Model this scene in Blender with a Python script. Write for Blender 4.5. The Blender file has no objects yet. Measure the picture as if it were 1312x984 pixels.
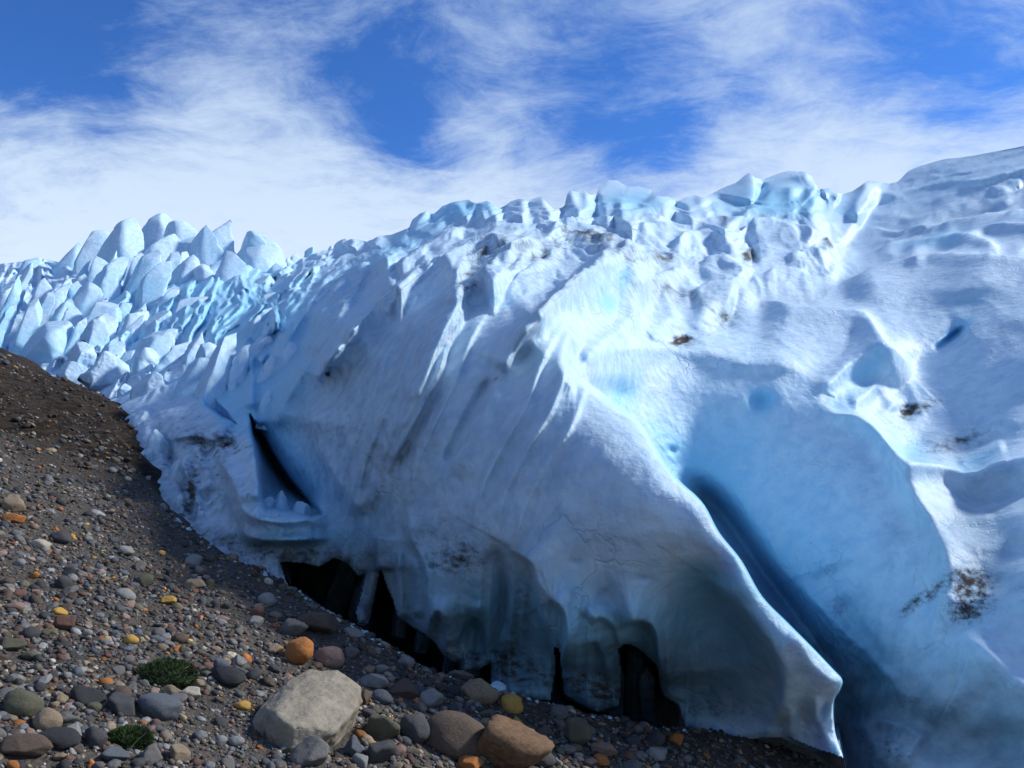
import bpy, math, random
import numpy as np
from mathutils import Vector, Matrix

random.seed(7)
scene = bpy.context.scene
col = scene.collection

# ------------------------------------------------------------------ camera
W, H = 1312.0, 984.0
F = 1050.0                       # focal length in photo pixels
EYE = 1.7
HZ = 560.0                       # row of the level horizon
PITCH = math.atan((HZ - H / 2) / F)
cam_d = bpy.data.cameras.new('camera')
cam_d.sensor_width = 36.0
cam_d.lens = 36.0 * F / W
cam_d.clip_start = 0.05
cam_d.clip_end = 5000
cam = bpy.data.objects.new('camera', cam_d)
col.objects.link(cam)
cam.location = (0, 0, EYE)
cam.rotation_euler = (math.pi / 2 + PITCH, 0, 0)
scene.camera = cam

# ------------------------------------------------------------------ light
SUN_DIR = Vector((0.78, 0.23, 0.59)).normalized()
SUN_EL = math.asin(SUN_DIR.z)
SUN_AZ = math.atan2(SUN_DIR.x, SUN_DIR.y)
sd = bpy.data.lights.new('sun', 'SUN')
sd.energy = 3.9
sd.angle = math.radians(7.0)   # thin high cloud veils the sun
sd.color = (1.0, 0.97, 0.92)
sun = bpy.data.objects.new('sun', sd)
col.objects.link(sun)
sun.rotation_euler = SUN_DIR.to_track_quat('Z', 'Y').to_euler()
sun.location = (10, 5, 30)
scene.view_settings.view_transform = 'Standard'
scene.view_settings.look = 'None'
scene.view_settings.exposure = 0.22
scene.view_settings.gamma = 1.0

# ------------------------------------------------------------------ node helper
class NT:
    def __init__(s, tree):
        s.t = tree; s.n = tree.nodes; s.l = tree.links
    def node(s, kind, **kw):
        nd = s.n.new(kind)
        for k, v in kw.items():
            setattr(nd, k, v)
        return nd
    def put(s, sock, v):
        if v is None: return
        if isinstance(v, bpy.types.NodeSocket): s.l.new(v, sock)
        else: sock.default_value = v
    def math(s, op, a, b=None, c=None, clamp=False):
        nd = s.node('ShaderNodeMath', operation=op, use_clamp=clamp)
        s.put(nd.inputs[0], a)
        if b is not None: s.put(nd.inputs[1], b)
        if c is not None: s.put(nd.inputs[2], c)
        return nd.outputs[0]
    def mix(s, f, a, b, blend='MIX'):
        nd = s.node('ShaderNodeMix', data_type='RGBA', blend_type=blend, clamp_factor=True)
        s.put(nd.inputs[0], f)
        s.put(nd.inputs[6], a if not isinstance(a, tuple) else (*a[:3], 1))
        s.put(nd.inputs[7], b if not isinstance(b, tuple) else (*b[:3], 1))
        return nd.outputs[2]
    def noise(s, vec, scale, detail=4, rough=0.55, dist=0.0):
        nd = s.node('ShaderNodeTexNoise')
        s.put(nd.inputs['Vector'], vec)
        nd.inputs['Scale'].default_value = scale
        nd.inputs['Detail'].default_value = detail
        nd.inputs['Roughness'].default_value = rough
        nd.inputs['Distortion'].default_value = dist
        return nd.outputs[0]
    def ramp(s, fac, lo, hi, a=0.0, b=1.0, smooth=True):
        nd = s.node('ShaderNodeMapRange', interpolation_type='SMOOTHSTEP' if smooth else 'LINEAR')
        s.put(nd.inputs[0], fac)
        nd.inputs[1].default_value = lo; nd.inputs[2].default_value = hi
        nd.inputs[3].default_value = a; nd.inputs[4].default_value = b
        return nd.outputs[0]
    def mapping(s, vec, scale=(1, 1, 1), rot=(0, 0, 0), loc=(0, 0, 0)):
        nd = s.node('ShaderNodeMapping')
        s.put(nd.inputs['Vector'], vec)
        nd.inputs['Location'].default_value = loc
        nd.inputs['Rotation'].default_value = rot
        nd.inputs['Scale'].default_value = scale
        return nd.outputs[0]

# ------------------------------------------------------------------ world: blue sky with thin high cloud
def cam_dir(px, py):
    v = Vector(((px - W / 2) / F, 1.0, (H / 2 - py) / F))
    v.rotate(Matrix.Rotation(PITCH, 3, 'X'))
    return v.normalized()

world = bpy.data.worlds.new('World')
scene.world = world
world.use_nodes = True
world.node_tree.nodes.clear()
w = NT(world.node_tree)
out = w.node('ShaderNodeOutputWorld')
bg = w.node('ShaderNodeBackground')
SKY_STRENGTH = 0.12
bg.inputs['Strength'].default_value = SKY_STRENGTH
w.l.new(bg.outputs[0], out.inputs[0])
sky = w.node('ShaderNodeTexSky', sky_type='NISHITA')
sky.sun_disc = False
sky.sun_elevation = SUN_EL
sky.sun_rotation = SUN_AZ
sky.altitude = 1500
sky.air_density = 1.0
sky.dust_density = 0.3
sky.ozone_density = 3.0
tc = w.node('ShaderNodeTexCoord')
dirv = tc.outputs['Generated']
sep = w.node('ShaderNodeSeparateXYZ'); w.l.new(dirv, sep.inputs[0])
# cloud layer seen in perspective: direction divided by height
zz = w.math('ADD', w.math('MAXIMUM', sep.outputs[2], 0.0), 0.22)
comb = w.node('ShaderNodeCombineXYZ')
w.l.new(w.math('DIVIDE', sep.outputs[0], zz), comb.inputs[0])
w.l.new(w.math('DIVIDE', sep.outputs[1], zz), comb.inputs[1])
cp = comb.outputs[0]
warp = w.node('ShaderNodeTexNoise'); warp.inputs['Scale'].default_value = 1.3; warp.inputs['Detail'].default_value = 3
w.l.new(cp, warp.inputs['Vector'])
wv = w.node('ShaderNodeVectorMath', operation='MULTIPLY_ADD')
w.l.new(warp.outputs[1], wv.inputs[0]); wv.inputs[1].default_value = (0.45, 0.45, 0.0); w.l.new(cp, wv.inputs[2])
n1 = w.noise(w.mapping(wv.outputs[0], (1.0, 0.75, 1), (0, 0, 0.5)), 1.5, 9, 0.60)
n2 = w.noise(w.mapping(wv.outputs[0], (2.6, 0.9, 1), (0, 0, -0.7)), 2.0, 8, 0.62)
def blob(px, py, r, amp):
    d = cam_dir(px, py)
    nd = w.node('ShaderNodeVectorMath', operation='DISTANCE')
    w.l.new(dirv, nd.inputs[0]); nd.inputs[1].default_value = d
    e = w.math('POWER', w.math('DIVIDE', nd.outputs['Value'], r / F), 2.0)
    return w.math('MULTIPLY', w.math('EXPONENT', w.math('MULTIPLY', e, -1.0)), amp)
n3 = w.noise(w.mapping(wv.outputs[0], (1.0, 1.6, 1), (0, 0, 0.4)), 6.5, 10, 0.70, 0.15)
cover = w.math('ADD', w.math('MULTIPLY', n1, 0.72), w.math('MULTIPLY', n2, 0.34))
cover = w.math('ADD', cover, w.math('MULTIPLY', w.math('SUBTRACT', n3, 0.44), 0.72))
cover = w.math('ADD', cover, w.ramp(sep.outputs[2], 0.42, 0.12, 0.0, 0.38))
for b in CLOUDS if 'CLOUDS' in globals() else [
        (290, 130, 120, 0.15), (370, 270, 170, 0.14), (40, 175, 60, 0.08), (640, 60, 90, 0.15), (120, 170, 90, 0.05), (250, 50, 100, 0.10), (420, 30, 70, 0.06),
        (950, 40, 120, 0.12), (1120, 190, 170, 0.13), (1250, 40, 120, -0.02), (700, 235, 150, 0.13), (1000, 235, 150, 0.10), (540, 270, 130, 0.08), (1200, 90, 90, -0.12), (40, 20, 80, -0.06),
        (470, 110, 80, -0.22), (760, 130, 100, -0.22), (850, 180, 60, -0.18), (520, 170, 60, -0.12), (150, 30, 130, -0.20), (20, 60, 90, -0.10), (230, 290, 150, 0.08), (560, 20, 70, -0.08),
        (110, 120, 60, -0.12), (930, 130, 80, -0.08), (1180, 80, 60, -0.10), (540, 180, 60, -0.14)]:
    cover = w.math('ADD', cover, blob(*b))
cl = w.ramp(cover, 0.415, 0.99)
cl2 = w.math('POWER', cl, 0.9)
blue = w.mix(1.0, sky.outputs[0], (0.34, 0.68, 1.18), 'MULTIPLY')
cloudcol = w.mix(w.ramp(sep.outputs[2], 0.1, 0.5), (5.6, 6.6, 7.6), (4.0, 5.1, 6.8))
skycol = w.mix(w.math('MULTIPLY', cl2, 0.93), blue, cloudcol)
w.l.new(skycol, bg.inputs['Color'])

# ------------------------------------------------------------------ numpy helpers
_rng = np.random.default_rng(11)
_perm = np.concatenate([_rng.permutation(256)] * 3)
_g = _rng.normal(size=(256, 3)); _g /= np.linalg.norm(_g, axis=1)[:, None]
def perlin(p):
    p = np.asarray(p, dtype=np.float64)
    i = np.floor(p).astype(np.int64); f = p - i; i &= 255
    u = f * f * f * (f * (f * 6 - 15) + 10)
    r = 0
    for dx in (0, 1):
        wx = u[..., 0] if dx else 1 - u[..., 0]
        for dy in (0, 1):
            wy = u[..., 1] if dy else 1 - u[..., 1]
            for dz in (0, 1):
                wz = u[..., 2] if dz else 1 - u[..., 2]
                h = _perm[_perm[_perm[(i[..., 0] + dx) & 255] + ((i[..., 1] + dy) & 255)] + ((i[..., 2] + dz) & 255)]
                g = _g[h]
                r = r + wx * wy * wz * (g[..., 0] * (f[..., 0] - dx) + g[..., 1] * (f[..., 1] - dy) + g[..., 2] * (f[..., 2] - dz))
    return r
def fbm(p, octaves=4, gain=0.5, ridged=False):
    a, s, r = 1.0, 1.0, 0
    for k in range(octaves):
        n = perlin(p * s + 17.3 * k)
        if ridged: n = 0.35 - np.abs(n)
        r = r + a * n; a *= gain; s *= 2.03
    return r
def sstep(x, a, b):
    t = np.clip((x - a) / (b - a), 0, 1)
    return t * t * (3 - 2 * t)
_cp, _sp = math.cos(PITCH), math.sin(PITCH)
def unproj(px, py, d):
    """point seen at photo pixel px, py at distance d along the view axis"""
    x = (px - W / 2) / F * d
    v = (H / 2 - py) / F * d
    y = d * _cp - v * _sp
    z = d * _sp + v * _cp + EYE
    return np.stack([x, y, z], -1)
def proj(P):
    x, y, z = P[..., 0], P[..., 1], P[..., 2] - EYE
    d = y * _cp + z * _sp
    v = -y * _sp + z * _cp
    return W / 2 + x / d * F, H / 2 - v / d * F, d
def rbf(pts):
    P = np.array(pts, dtype=float)
    xy = P[:, :2] / 300.0; val = np.log(P[:, 2])
    n = len(P)
    K = np.linalg.norm(xy[:, None] - xy[None], axis=2)
    A = np.zeros((n + 3, n + 3))
    A[:n, :n] = K + np.eye(n) * 0.004
    A[:n, n] = 1; A[:n, n + 1:] = xy; A[n, :n] = 1; A[n + 1:, :n] = xy.T
    s = np.linalg.solve(A, np.concatenate([val, [0, 0, 0]]))
    def f(x, y):
        x = np.clip(x, -110, 1430)      # the ice runs on level beyond the traced part
        q = np.stack([x, y], -1) / 300.0
        r = s[n] + q @ s[n + 1:]
        for i in range(n):
            # softened cone so no kink shows at a control point
            r = r + s[i] * np.sqrt(((q - xy[i]) ** 2).sum(-1) + 0.012)
        return np.exp(r)
    return f
def poly_dist(x, y, pts):
    """distance, side sign (+ = to the left going along in image space), parameter 0..1"""
    pts = np.array(pts, dtype=float)
    seg = np.diff(pts, axis=0); L = np.hypot(seg[:, 0], seg[:, 1]); cum = np.concatenate([[0], np.cumsum(L)])
    best = np.full(x.shape, 1e9); sgn = np.ones(x.shape); par = np.zeros(x.shape)
    for k in range(len(seg)):
        dx, dy = x - pts[k, 0], y - pts[k, 1]
        t = np.clip((dx * seg[k, 0] + dy * seg[k, 1]) / (L[k] ** 2 + 1e-9), 0, 1)
        ex, ey = dx - t * seg[k, 0], dy - t * seg[k, 1]
        dd = np.hypot(ex, ey)
        m = dd < best
        cr = seg[k, 0] * dy - seg[k, 1] * dx
        best = np.where(m, dd, best); sgn = np.where(m, np.sign(cr), sgn)
        par = np.where(m, (cum[k] + t * L[k]) / cum[-1], par)
    return best, sgn, par
def smooth_line(pts, n=6):
    P = np.array(pts, dtype=float)
    if len(P) < 3: return P
    Q = np.concatenate([[2 * P[0] - P[1]], P, [2 * P[-1] - P[-2]]])
    r = []
    for i in range(1, len(Q) - 2):
        for t in np.linspace(0, 1, n, endpoint=False):
            a, b, c, d = Q[i - 1], Q[i], Q[i + 1], Q[i + 2]
            r.append(0.5 * (2 * b + (c - a) * t + (2 * a - 5 * b + 4 * c - d) * t * t + (3 * b - a - 3 * c + d) * t ** 3))
    r.append(P[-1])
    return np.array(r)
def in_poly(x, y, pts):
    pts = np.array(pts, dtype=float)
    ins = np.zeros(x.shape, bool)
    j = len(pts) - 1
    for i in range(len(pts)):
        xi, yi = pts[i]; xj, yj = pts[j]
        if yi != yj:
            c = ((yi > y) != (yj > y)) & (x < (xj - xi) * (y - yi) / (yj - yi) + xi)
            ins ^= c
        j = i
    return ins

# ------------------------------------------------------------------ materials
def new_mat(name):
    m = bpy.data.materials.new(name); m.use_nodes = True
    m.node_tree.nodes.clear()
    t = NT(m.node_tree)
    o = t.node('ShaderNodeOutputMaterial'); p = t.node('ShaderNodeBsdfPrincipled')
    t.l.new(p.outputs[0], o.inputs[0])
    return m, t, p

def ice_material():
    m, t, p = new_mat('glacier_ice')
    geo = t.node('ShaderNodeTexCoord').outputs['Object']
    blue = t.node('ShaderNodeAttribute', attribute_name='blue').outputs['Fac']
    dirt = t.node('ShaderNodeAttribute', attribute_name='dirt').outputs['Fac']
    rough = t.node('ShaderNodeAttribute', attribute_name='rough').outputs['Fac']
    murk_shade = t.node('ShaderNodeAttribute', attribute_name='murk_shade').outputs['Fac']
    n_big = t.noise(geo, 0.8, 5, 0.6)
    n_mid = t.noise(geo, 5.0, 6, 0.65)
    n_fine = t.noise(geo, 38.0, 4, 0.7)
    fine = t.node('ShaderNodeAttribute', attribute_name='fine').outputs['Fac']
    b = t.math('ADD', blue, t.math('MULTIPLY', t.math('SUBTRACT', n_big, 0.5), 0.45), clamp=True)
    b = t.math('ADD', b, t.math('MULTIPLY', t.math('SUBTRACT', n_mid, 0.5), 0.20), clamp=True)
    crust = t.mix(t.ramp(n_mid, 0.35, 0.7), (0.56, 0.725, 0.85), (0.42, 0.60, 0.76))
    mid = (0.27, 0.59, 0.80)
    deep = (0.025, 0.19, 0.48)
    c = t.mix(t.ramp(b, 0.05, 0.55), crust, mid)
    c = t.mix(t.ramp(b, 0.55, 1.15), c, deep)
    mk = t.math('ADD', murk_shade, t.math('MULTIPLY', t.math('SUBTRACT', n_mid, 0.5), t.math('MULTIPLY', murk_shade, 0.9)), clamp=True)
    c = t.mix(mk, c, (0.085, 0.125, 0.15))   # dark silty ice, and shade put into the colour
    # silt lying in the pores of the crust
    grit = t.noise(geo, 60.0, 3, 0.8)
    dm = t.math('ADD', dirt, t.math('MULTIPLY', t.math('SUBTRACT', n_mid, 0.5), 0.9))
    dm = t.math('ADD', dm, t.math('MULTIPLY', t.math('SUBTRACT', grit, 0.5), 1.1))
    dm = t.math('MULTIPLY', t.ramp(dm, 0.25, 1.15), t.ramp(dirt, 0.0, 0.12))
    c = t.mix(dm, c, (0.062, 0.055, 0.050))
    t.put(p.inputs['Base Color'], c)
    t.put(p.inputs['Roughness'], t.math('ADD', t.ramp(b, 0.2, 1.0, 0.55, 0.30), t.math('MULTIPLY', dm, 0.3)))
    p.inputs['IOR'].default_value = 1.31
    t.put(p.inputs['Specular IOR Level'], t.ramp(dm, 0, 0.6, 0.5, 0.1))
    p.inputs['Subsurface Weight'].default_value = 0.35
    p.inputs['Subsurface Radius'].default_value = (0.25, 0.6, 1.0)
    p.inputs['Subsurface Scale'].default_value = 0.13
    # relief: suncups, granular crust
    bh = t.math('MULTIPLY', n_mid, 0.05)
    bh = t.math('ADD', bh, t.math('MULTIPLY', t.math('MULTIPLY', n_fine, fine), t.math('ADD', t.math('MULTIPLY', rough, 0.035), 0.006)))
    vor = t.node('ShaderNodeTexVoronoi', feature='SMOOTH_F1'); vor.inputs['Scale'].default_value = 9.0
    vor.inputs['Smoothness'].default_value = 0.6
    t.l.new(geo, vor.inputs['Vector'])
    bh = t.math('ADD', bh, t.math('MULTIPLY', t.math('MULTIPLY', vor.outputs['Distance'], fine), t.math('ADD', t.math('MULTIPLY', rough, 0.09), 0.012)))
    ck = t.node('ShaderNodeTexVoronoi', feature='DISTANCE_TO_EDGE'); ck.inputs['Scale'].default_value = 1.7
    wp = t.node('ShaderNodeVectorMath', operation='MULTIPLY_ADD'); wn = t.node('ShaderNodeTexNoise'); wn.inputs['Scale'].default_value = 2.2; wn.inputs['Detail'].default_value = 4
    t.l.new(geo, wn.inputs['Vector']); t.l.new(wn.outputs[1], wp.inputs[0]); wp.inputs[1].default_value = (0.9, 0.9, 0.9); t.l.new(geo, wp.inputs[2]); t.l.new(wp.outputs[0], ck.inputs['Vector'])
    crk = t.ramp(ck.outputs['Distance'], 0.0, 0.022, 1.0, 0.0)
    crk = t.math('MULTIPLY', crk, t.ramp(t.noise(geo, 0.9, 3, 0.5), 0.5, 0.62))
    bh = t.math('ADD', bh, t.math('MULTIPLY', crk, -0.02))
    bp = t.node('ShaderNodeBump'); bp.inputs['Strength'].default_value = 0.6; bp.inputs['Distance'].default_value = 1.0
    t.put(bp.inputs['Height'], bh)
    t.l.new(bp.outputs[0], p.inputs['Normal'])
    return m
ICE = ice_material()

def rock_mat(name, c1, c2, scale=9.0, spots=0.0, spotcol=(0.35, 0.14, 0.04)):
    m, t, p = new_mat(name)
    geo = t.node('ShaderNodeTexCoord').outputs['Object']
    info = t.node('ShaderNodeObjectInfo')
    off = t.node('ShaderNodeVectorMath', operation='ADD')
    t.l.new(geo, off.inputs[0])
    mul = t.math('MULTIPLY', info.outputs['Random'], 50.0)
    cx = t.node('ShaderNodeCombineXYZ'); t.l.new(mul, cx.inputs[0]); t.l.new(cx.outputs[0], off.inputs[1])
    v = off.outputs[0]
    a = t.noise(v, scale, 6, 0.65); b = t.noise(v, scale * 7, 4, 0.75)
    c = t.mix(t.ramp(a, 0.35, 0.65), c1, c2)
    c = t.mix(t.ramp(b, 0.45, 0.8, 0.0, 0.5), c, tuple(min(1, k * 1.9) for k in c1))
    c = t.mix(t.ramp(b, 0.5, 0.2, 0.0, 0.55), c, tuple(k * 0.35 for k in c1))
    if spots: c = t.mix(t.ramp(t.noise(v, scale * 0.8, 4, 0.7), 0.62 - spots, 0.72 - spots), c, spotcol)
    t.put(p.inputs['Base Color'], c)
    p.inputs['Roughness'].default_value = 0.85
    bp = t.node('ShaderNodeBump'); bp.inputs['Strength'].default_value = 0.5; bp.inputs['Distance'].default_value = 0.02
    t.put(bp.inputs['Height'], t.math('ADD', a, t.math('MULTIPLY', b, 0.5)))
    t.l.new(bp.outputs[0], p.inputs['Normal'])
    return m

# ------------------------------------------------------------------ object helpers
def mesh_obj(name, verts, faces, mat=None, parent=None, smooth=True, attrs=None, normals=None):
    me = bpy.data.meshes.new(name)
    V = np.asarray(verts, dtype=np.float32)
    Fc = np.asarray(faces, dtype=np.int32)
    k = Fc.shape[1]
    me.vertices.add(len(V)); me.vertices.foreach_set('co', V.ravel())
    me.loops.add(Fc.size); me.loops.foreach_set('vertex_index', Fc.ravel())
    me.polygons.add(len(Fc))
    me.polygons.foreach_set('loop_start', np.arange(0, Fc.size, k, dtype=np.int32))
    me.polygons.foreach_set('loop_total', np.full(len(Fc), k, dtype=np.int32))
    me.polygons.foreach_set('use_smooth', np.full(len(Fc), smooth, dtype=bool))
    me.update(calc_edges=True)
    if attrs is not None and 'blue' in attrs and 'fine' not in attrs:
        attrs = dict(attrs, fine=np.clip(11.0 / (np.linalg.norm(V, axis=1) + 1e-3), 0.05, 1) if np.abs(V).max() > 3 else np.ones(len(V)))
    for kx, arr in (attrs or {}).items():
        at = me.attributes.new(kx, 'FLOAT', 'POINT'); at.data.foreach_set('value', np.asarray(arr, dtype=np.float32))
    if normals is not None:
        me.normals_split_custom_set_from_vertices(np.asarray(normals, dtype=np.float32).tolist())
    if mat: me.materials.append(mat)
    o = bpy.data.objects.new(name, me); col.objects.link(o)
    if parent: o.parent = parent
    return o
def tag(o, label=None, cat=None, group=None, kind=None):
    if label: o['label'] = label
    if cat: o['category'] = cat
    if group: o['group'] = group
    if kind: o['kind'] = kind
    return o

# ------------------------------------------------------------------ ground (a moraine slope that rises to the left)
SL = 0.30
def ground_depth(px, py):
    """view distance at which the plane of the slope is seen at a pixel"""
    v = (H / 2 - py) / F; x = (px - W / 2) / F
    dirz = _sp + v * _cp
    return -EYE / (dirz + SL * x)
# the toe line, where the slope drops away under the ice
TOE_PX = [(-160, 383), (-60, 411), (0, 436), (40, 462), (75, 474), (110, 488), (150, 500), (166, 515), (172, 560), (180, 612), (205, 642),
          (240, 672), (290, 700), (340, 722), (372, 745), (400, 765), (440, 790), (480, 812), (520, 832), (560, 852), (610, 862), (650, 880),
          (700, 893), (740, 900), (800, 915), (880, 934), (940, 944), (1000, 955), (1080, 985), (1200, 1030)]
TOE = np.array([unproj(np.float64(a), np.float64(b), ground_depth(a, b))[:2] for a, b in TOE_PX])
def ground_z(x, y):
    x = np.asarray(x, float); y = np.asarray(y, float)
    P = np.stack([x, y, np.zeros_like(x)], -1)
    r = np.hypot(x, y)
    z = -SL * x
    z = z + 0.10 * fbm(P * 0.6, 3) * sstep(r, 1, 8) + 0.035 * fbm(P * 2.6, 3) + 0.012 * fbm(P * 9.0, 2)
    # firm bank of till at the far left: broken ledges
    bank = sstep(-x, 3.4, 4.6) * sstep(y, 7.8, 9.6)
    z = z - 0.16 * bank * np.clip(y / 12, 0.6, 1.8)
    bank = bank * (1 - 0.8 * sstep(y, 14, 22))
    z = z + bank * (0.36 * fbm(P * np.array([0.9, 0.7, 1]), 5, 0.6, True) + 0.16 * fbm(P * 2.7 + 4, 3, 0.6, True) + 0.10 * fbm(P * 6 + 1, 3, 0.6, True))
    d, s, t = poly_dist(x, y, TOE)
    dd = d * s           # positive on the ice side
    side = sstep(dd / np.interp(y, [9, 18], [1.0, 4.0]), -0.2, 0.9)
    z = z - side * (0.55 + 0.25 * fbm(P * 1.5, 2)) - sstep(dd, 0.5, 4.0) * 1.3
    return z
GR = None
def build_ground():
    m, t, p = new_mat('wet_gravel')
    geo = t.node('ShaderNodeTexCoord').outputs['Object']
    a = t.noise(geo, 1.1, 5, 0.6); b = t.noise(geo, 26, 5, 0.7); cc = t.noise(geo, 120, 3, 0.7)
    vor = t.node('ShaderNodeTexVoronoi'); vor.inputs['Scale'].default_value = 42; t.l.new(geo, vor.inputs['Vector'])
    vs = t.node('ShaderNodeSeparateColor'); t.l.new(vor.outputs['Color'], vs.inputs[0])
    c = t.mix(t.ramp(a, 0.35, 0.65), (0.055, 0.049, 0.041), (0.088, 0.074, 0.058))
    c = t.mix(t.ramp(b, 0.4, 0.75), c, (0.085, 0.075, 0.062))
    c = t.mix(t.math('MULTIPLY', t.ramp(vs.outputs[0], 0.75, 0.95), 0.5), c, (0.13, 0.12, 0.105))
    bank = t.node('ShaderNodeAttribute', attribute_name='bank').outputs['Fac']
    strat = t.noise(t.mapping(geo, (1, 1, 3)), 6.0, 8, 0.8)
    cb = t.mix(t.ramp(strat, 0.42, 0.60), (0.010, 0.008, 0.007), (0.075, 0.052, 0.032))
    cb = t.mix(t.ramp(t.noise(geo, 30, 4, 0.7), 0.62, 0.74), cb, (0.17, 0.14, 0.10))
    c = t.mix(t.math('MULTIPLY', bank, 0.9), c, cb)
    t.put(p.inputs['Base Color'], c); p.inputs['Roughness'].default_value = 0.9
    p.inputs['Specular IOR Level'].default_value = 0.25
    h = t.math('ADD', t.math('MULTIPLY', b, 0.5), t.math('MULTIPLY', cc, 0.2))
    h = t.math('ADD', h, t.math('MULTIPLY', vor.outputs['Distance'], -0.5))
    h = t.math('ADD', h, t.math('MULTIPLY', t.math('MULTIPLY', strat, bank), 5.0))
    bp = t.node('ShaderNodeBump'); bp.inputs['Strength'].default_value = 0.9; bp.inputs['Distance'].default_value = 0.03
    t.put(bp.inputs['Height'], h); t.l.new(bp.outputs[0], p.inputs['Normal'])
    # fine near the camera, coarse far away
    def axis(lo, hi, c0, c1, fine, coarse_n):
        mid = np.arange(c0, c1, fine)
        a_ = c0 - np.geomspace(fine, c0 - lo, coarse_n)[::-1]
        b_ = c1 + np.geomspace(fine, hi - c1, coarse_n)
        return np.concatenate([a_, mid, b_])
    xs = axis(-600, 600, -18, 5, 0.075, 40); ys = axis(-300, 900, 1.2, 26, 0.075, 40)
    X, Y = np.meshgrid(xs, ys, indexing='ij')
    Z = ground_z(X, Y)
    far = sstep(np.hypot(X, Y), 35, 200)
    Z = Z * (1 - far) + (-3 + np.clip(-X * 0.05, -10, 10)) * far
    V = np.stack([X, Y, Z], -1).reshape(-1, 3)
    nx, ny = X.shape
    idx = np.arange(nx * ny).reshape(nx, ny)
    Fc = np.stack([idx[:-1, :-1], idx[1:, :-1], idx[1:, 1:], idx[:-1, 1:]], -1).reshape(-1, 4)
    # rocky bank: ground left of the ice edge and above the gravel
    bk = sstep(-V[:, 0], 3.4, 4.4) * sstep(V[:, 1] + 1.4 * perlin(V * 0.7), 8.0, 9.6)
    o = mesh_obj('ground', V, Fc, m, attrs={'bank': bk})
    tag(o, 'dark gravel moraine slope rising to the left, below the glacier', kind='structure')
    return o
ground = build_ground()

# ------------------------------------------------------------------ the glacier body
glacier = bpy.data.objects.new('glacier', None); col.objects.link(glacier)
glacier.location = (0, 0, 0)
tag(glacier, 'blue and white glacier front with fluted bulge, thin ice fin and jagged seracs above the gravel', kind='structure')

FRONT = rbf([
    # serac slope far left
    (-60, 420, 36), (0, 400, 34), (0, 340, 60), (100, 340, 52), (60, 460, 27), (120, 480, 22), (130, 420, 27), (200, 400, 29), (200, 330, 44),
    (300, 340, 40), (350, 350, 42), (420, 335, 60), (300, 400, 23), (250, 460, 17), (190, 500, 14.5), (180, 560, 11.5), (185, 640, 9.3),
    (250, 560, 10.6), (300, 480, 12.5), (322, 540, 10.8), (270, 620, 8.9), (250, 680, 8.0), (320, 660, 7.9), (330, 715, 7.4), (400, 690, 7.3),
    # near crevasse, bulge
    (345, 560, 10.6), (335, 470, 14.0), (360, 400, 18), (440, 360, 26), (500, 320, 36), (560, 290, 42), (430, 400, 13.0), (480, 360, 14.5),
    (400, 480, 10.2), (395, 560, 9.4), (420, 640, 8.3), (430, 700, 7.5), (440, 560, 8.2), (460, 500, 8.5), (470, 440, 9.3), (500, 430, 8.9), (500, 380, 10.3), (560, 345, 12.0),
    (600, 310, 22), (500, 600, 7.2), (480, 700, 7.0), (500, 780, 7.1), (560, 640, 6.25), (560, 560, 6.6), (560, 500, 7.0), (560, 420, 8.0), (600, 430, 7.8), (600, 380, 8.6),
    (650, 350, 10.8), (690, 310, 19), (570, 760, 6.2), (560, 830, 6.8), (620, 840, 6.6), (640, 700, 5.6), (650, 600, 5.95), (650, 520, 6.35),
    (690, 460, 6.75), (700, 400, 8.2), (760, 350, 12.5), (800, 300, 22), (700, 885, 6.35), (700, 780, 5.7), (700, 640, 5.45), (730, 560, 5.6),
    (740, 500, 6.15), (742, 486, 6.5), (780, 640, 5.2), (780, 770, 5.45), (790, 900, 6.3), (840, 700, 5.05), (850, 600, 5.15), (800, 545, 5.55), (860, 890, 6.15),
    (900, 790, 5.4), (900, 690, 4.95), (960, 745, 4.85), (920, 930, 6.3), (970, 860, 5.4), (1010, 810, 4.9), (1030, 900, 5.4), (1040, 955, 5.85),
    (1080, 880, 5.0), (1100, 700, 5.0), (1000, 600, 5.2),
    (760, 430, 9.0), (800, 400, 11.0), (840, 330, 17.5),
])
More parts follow.
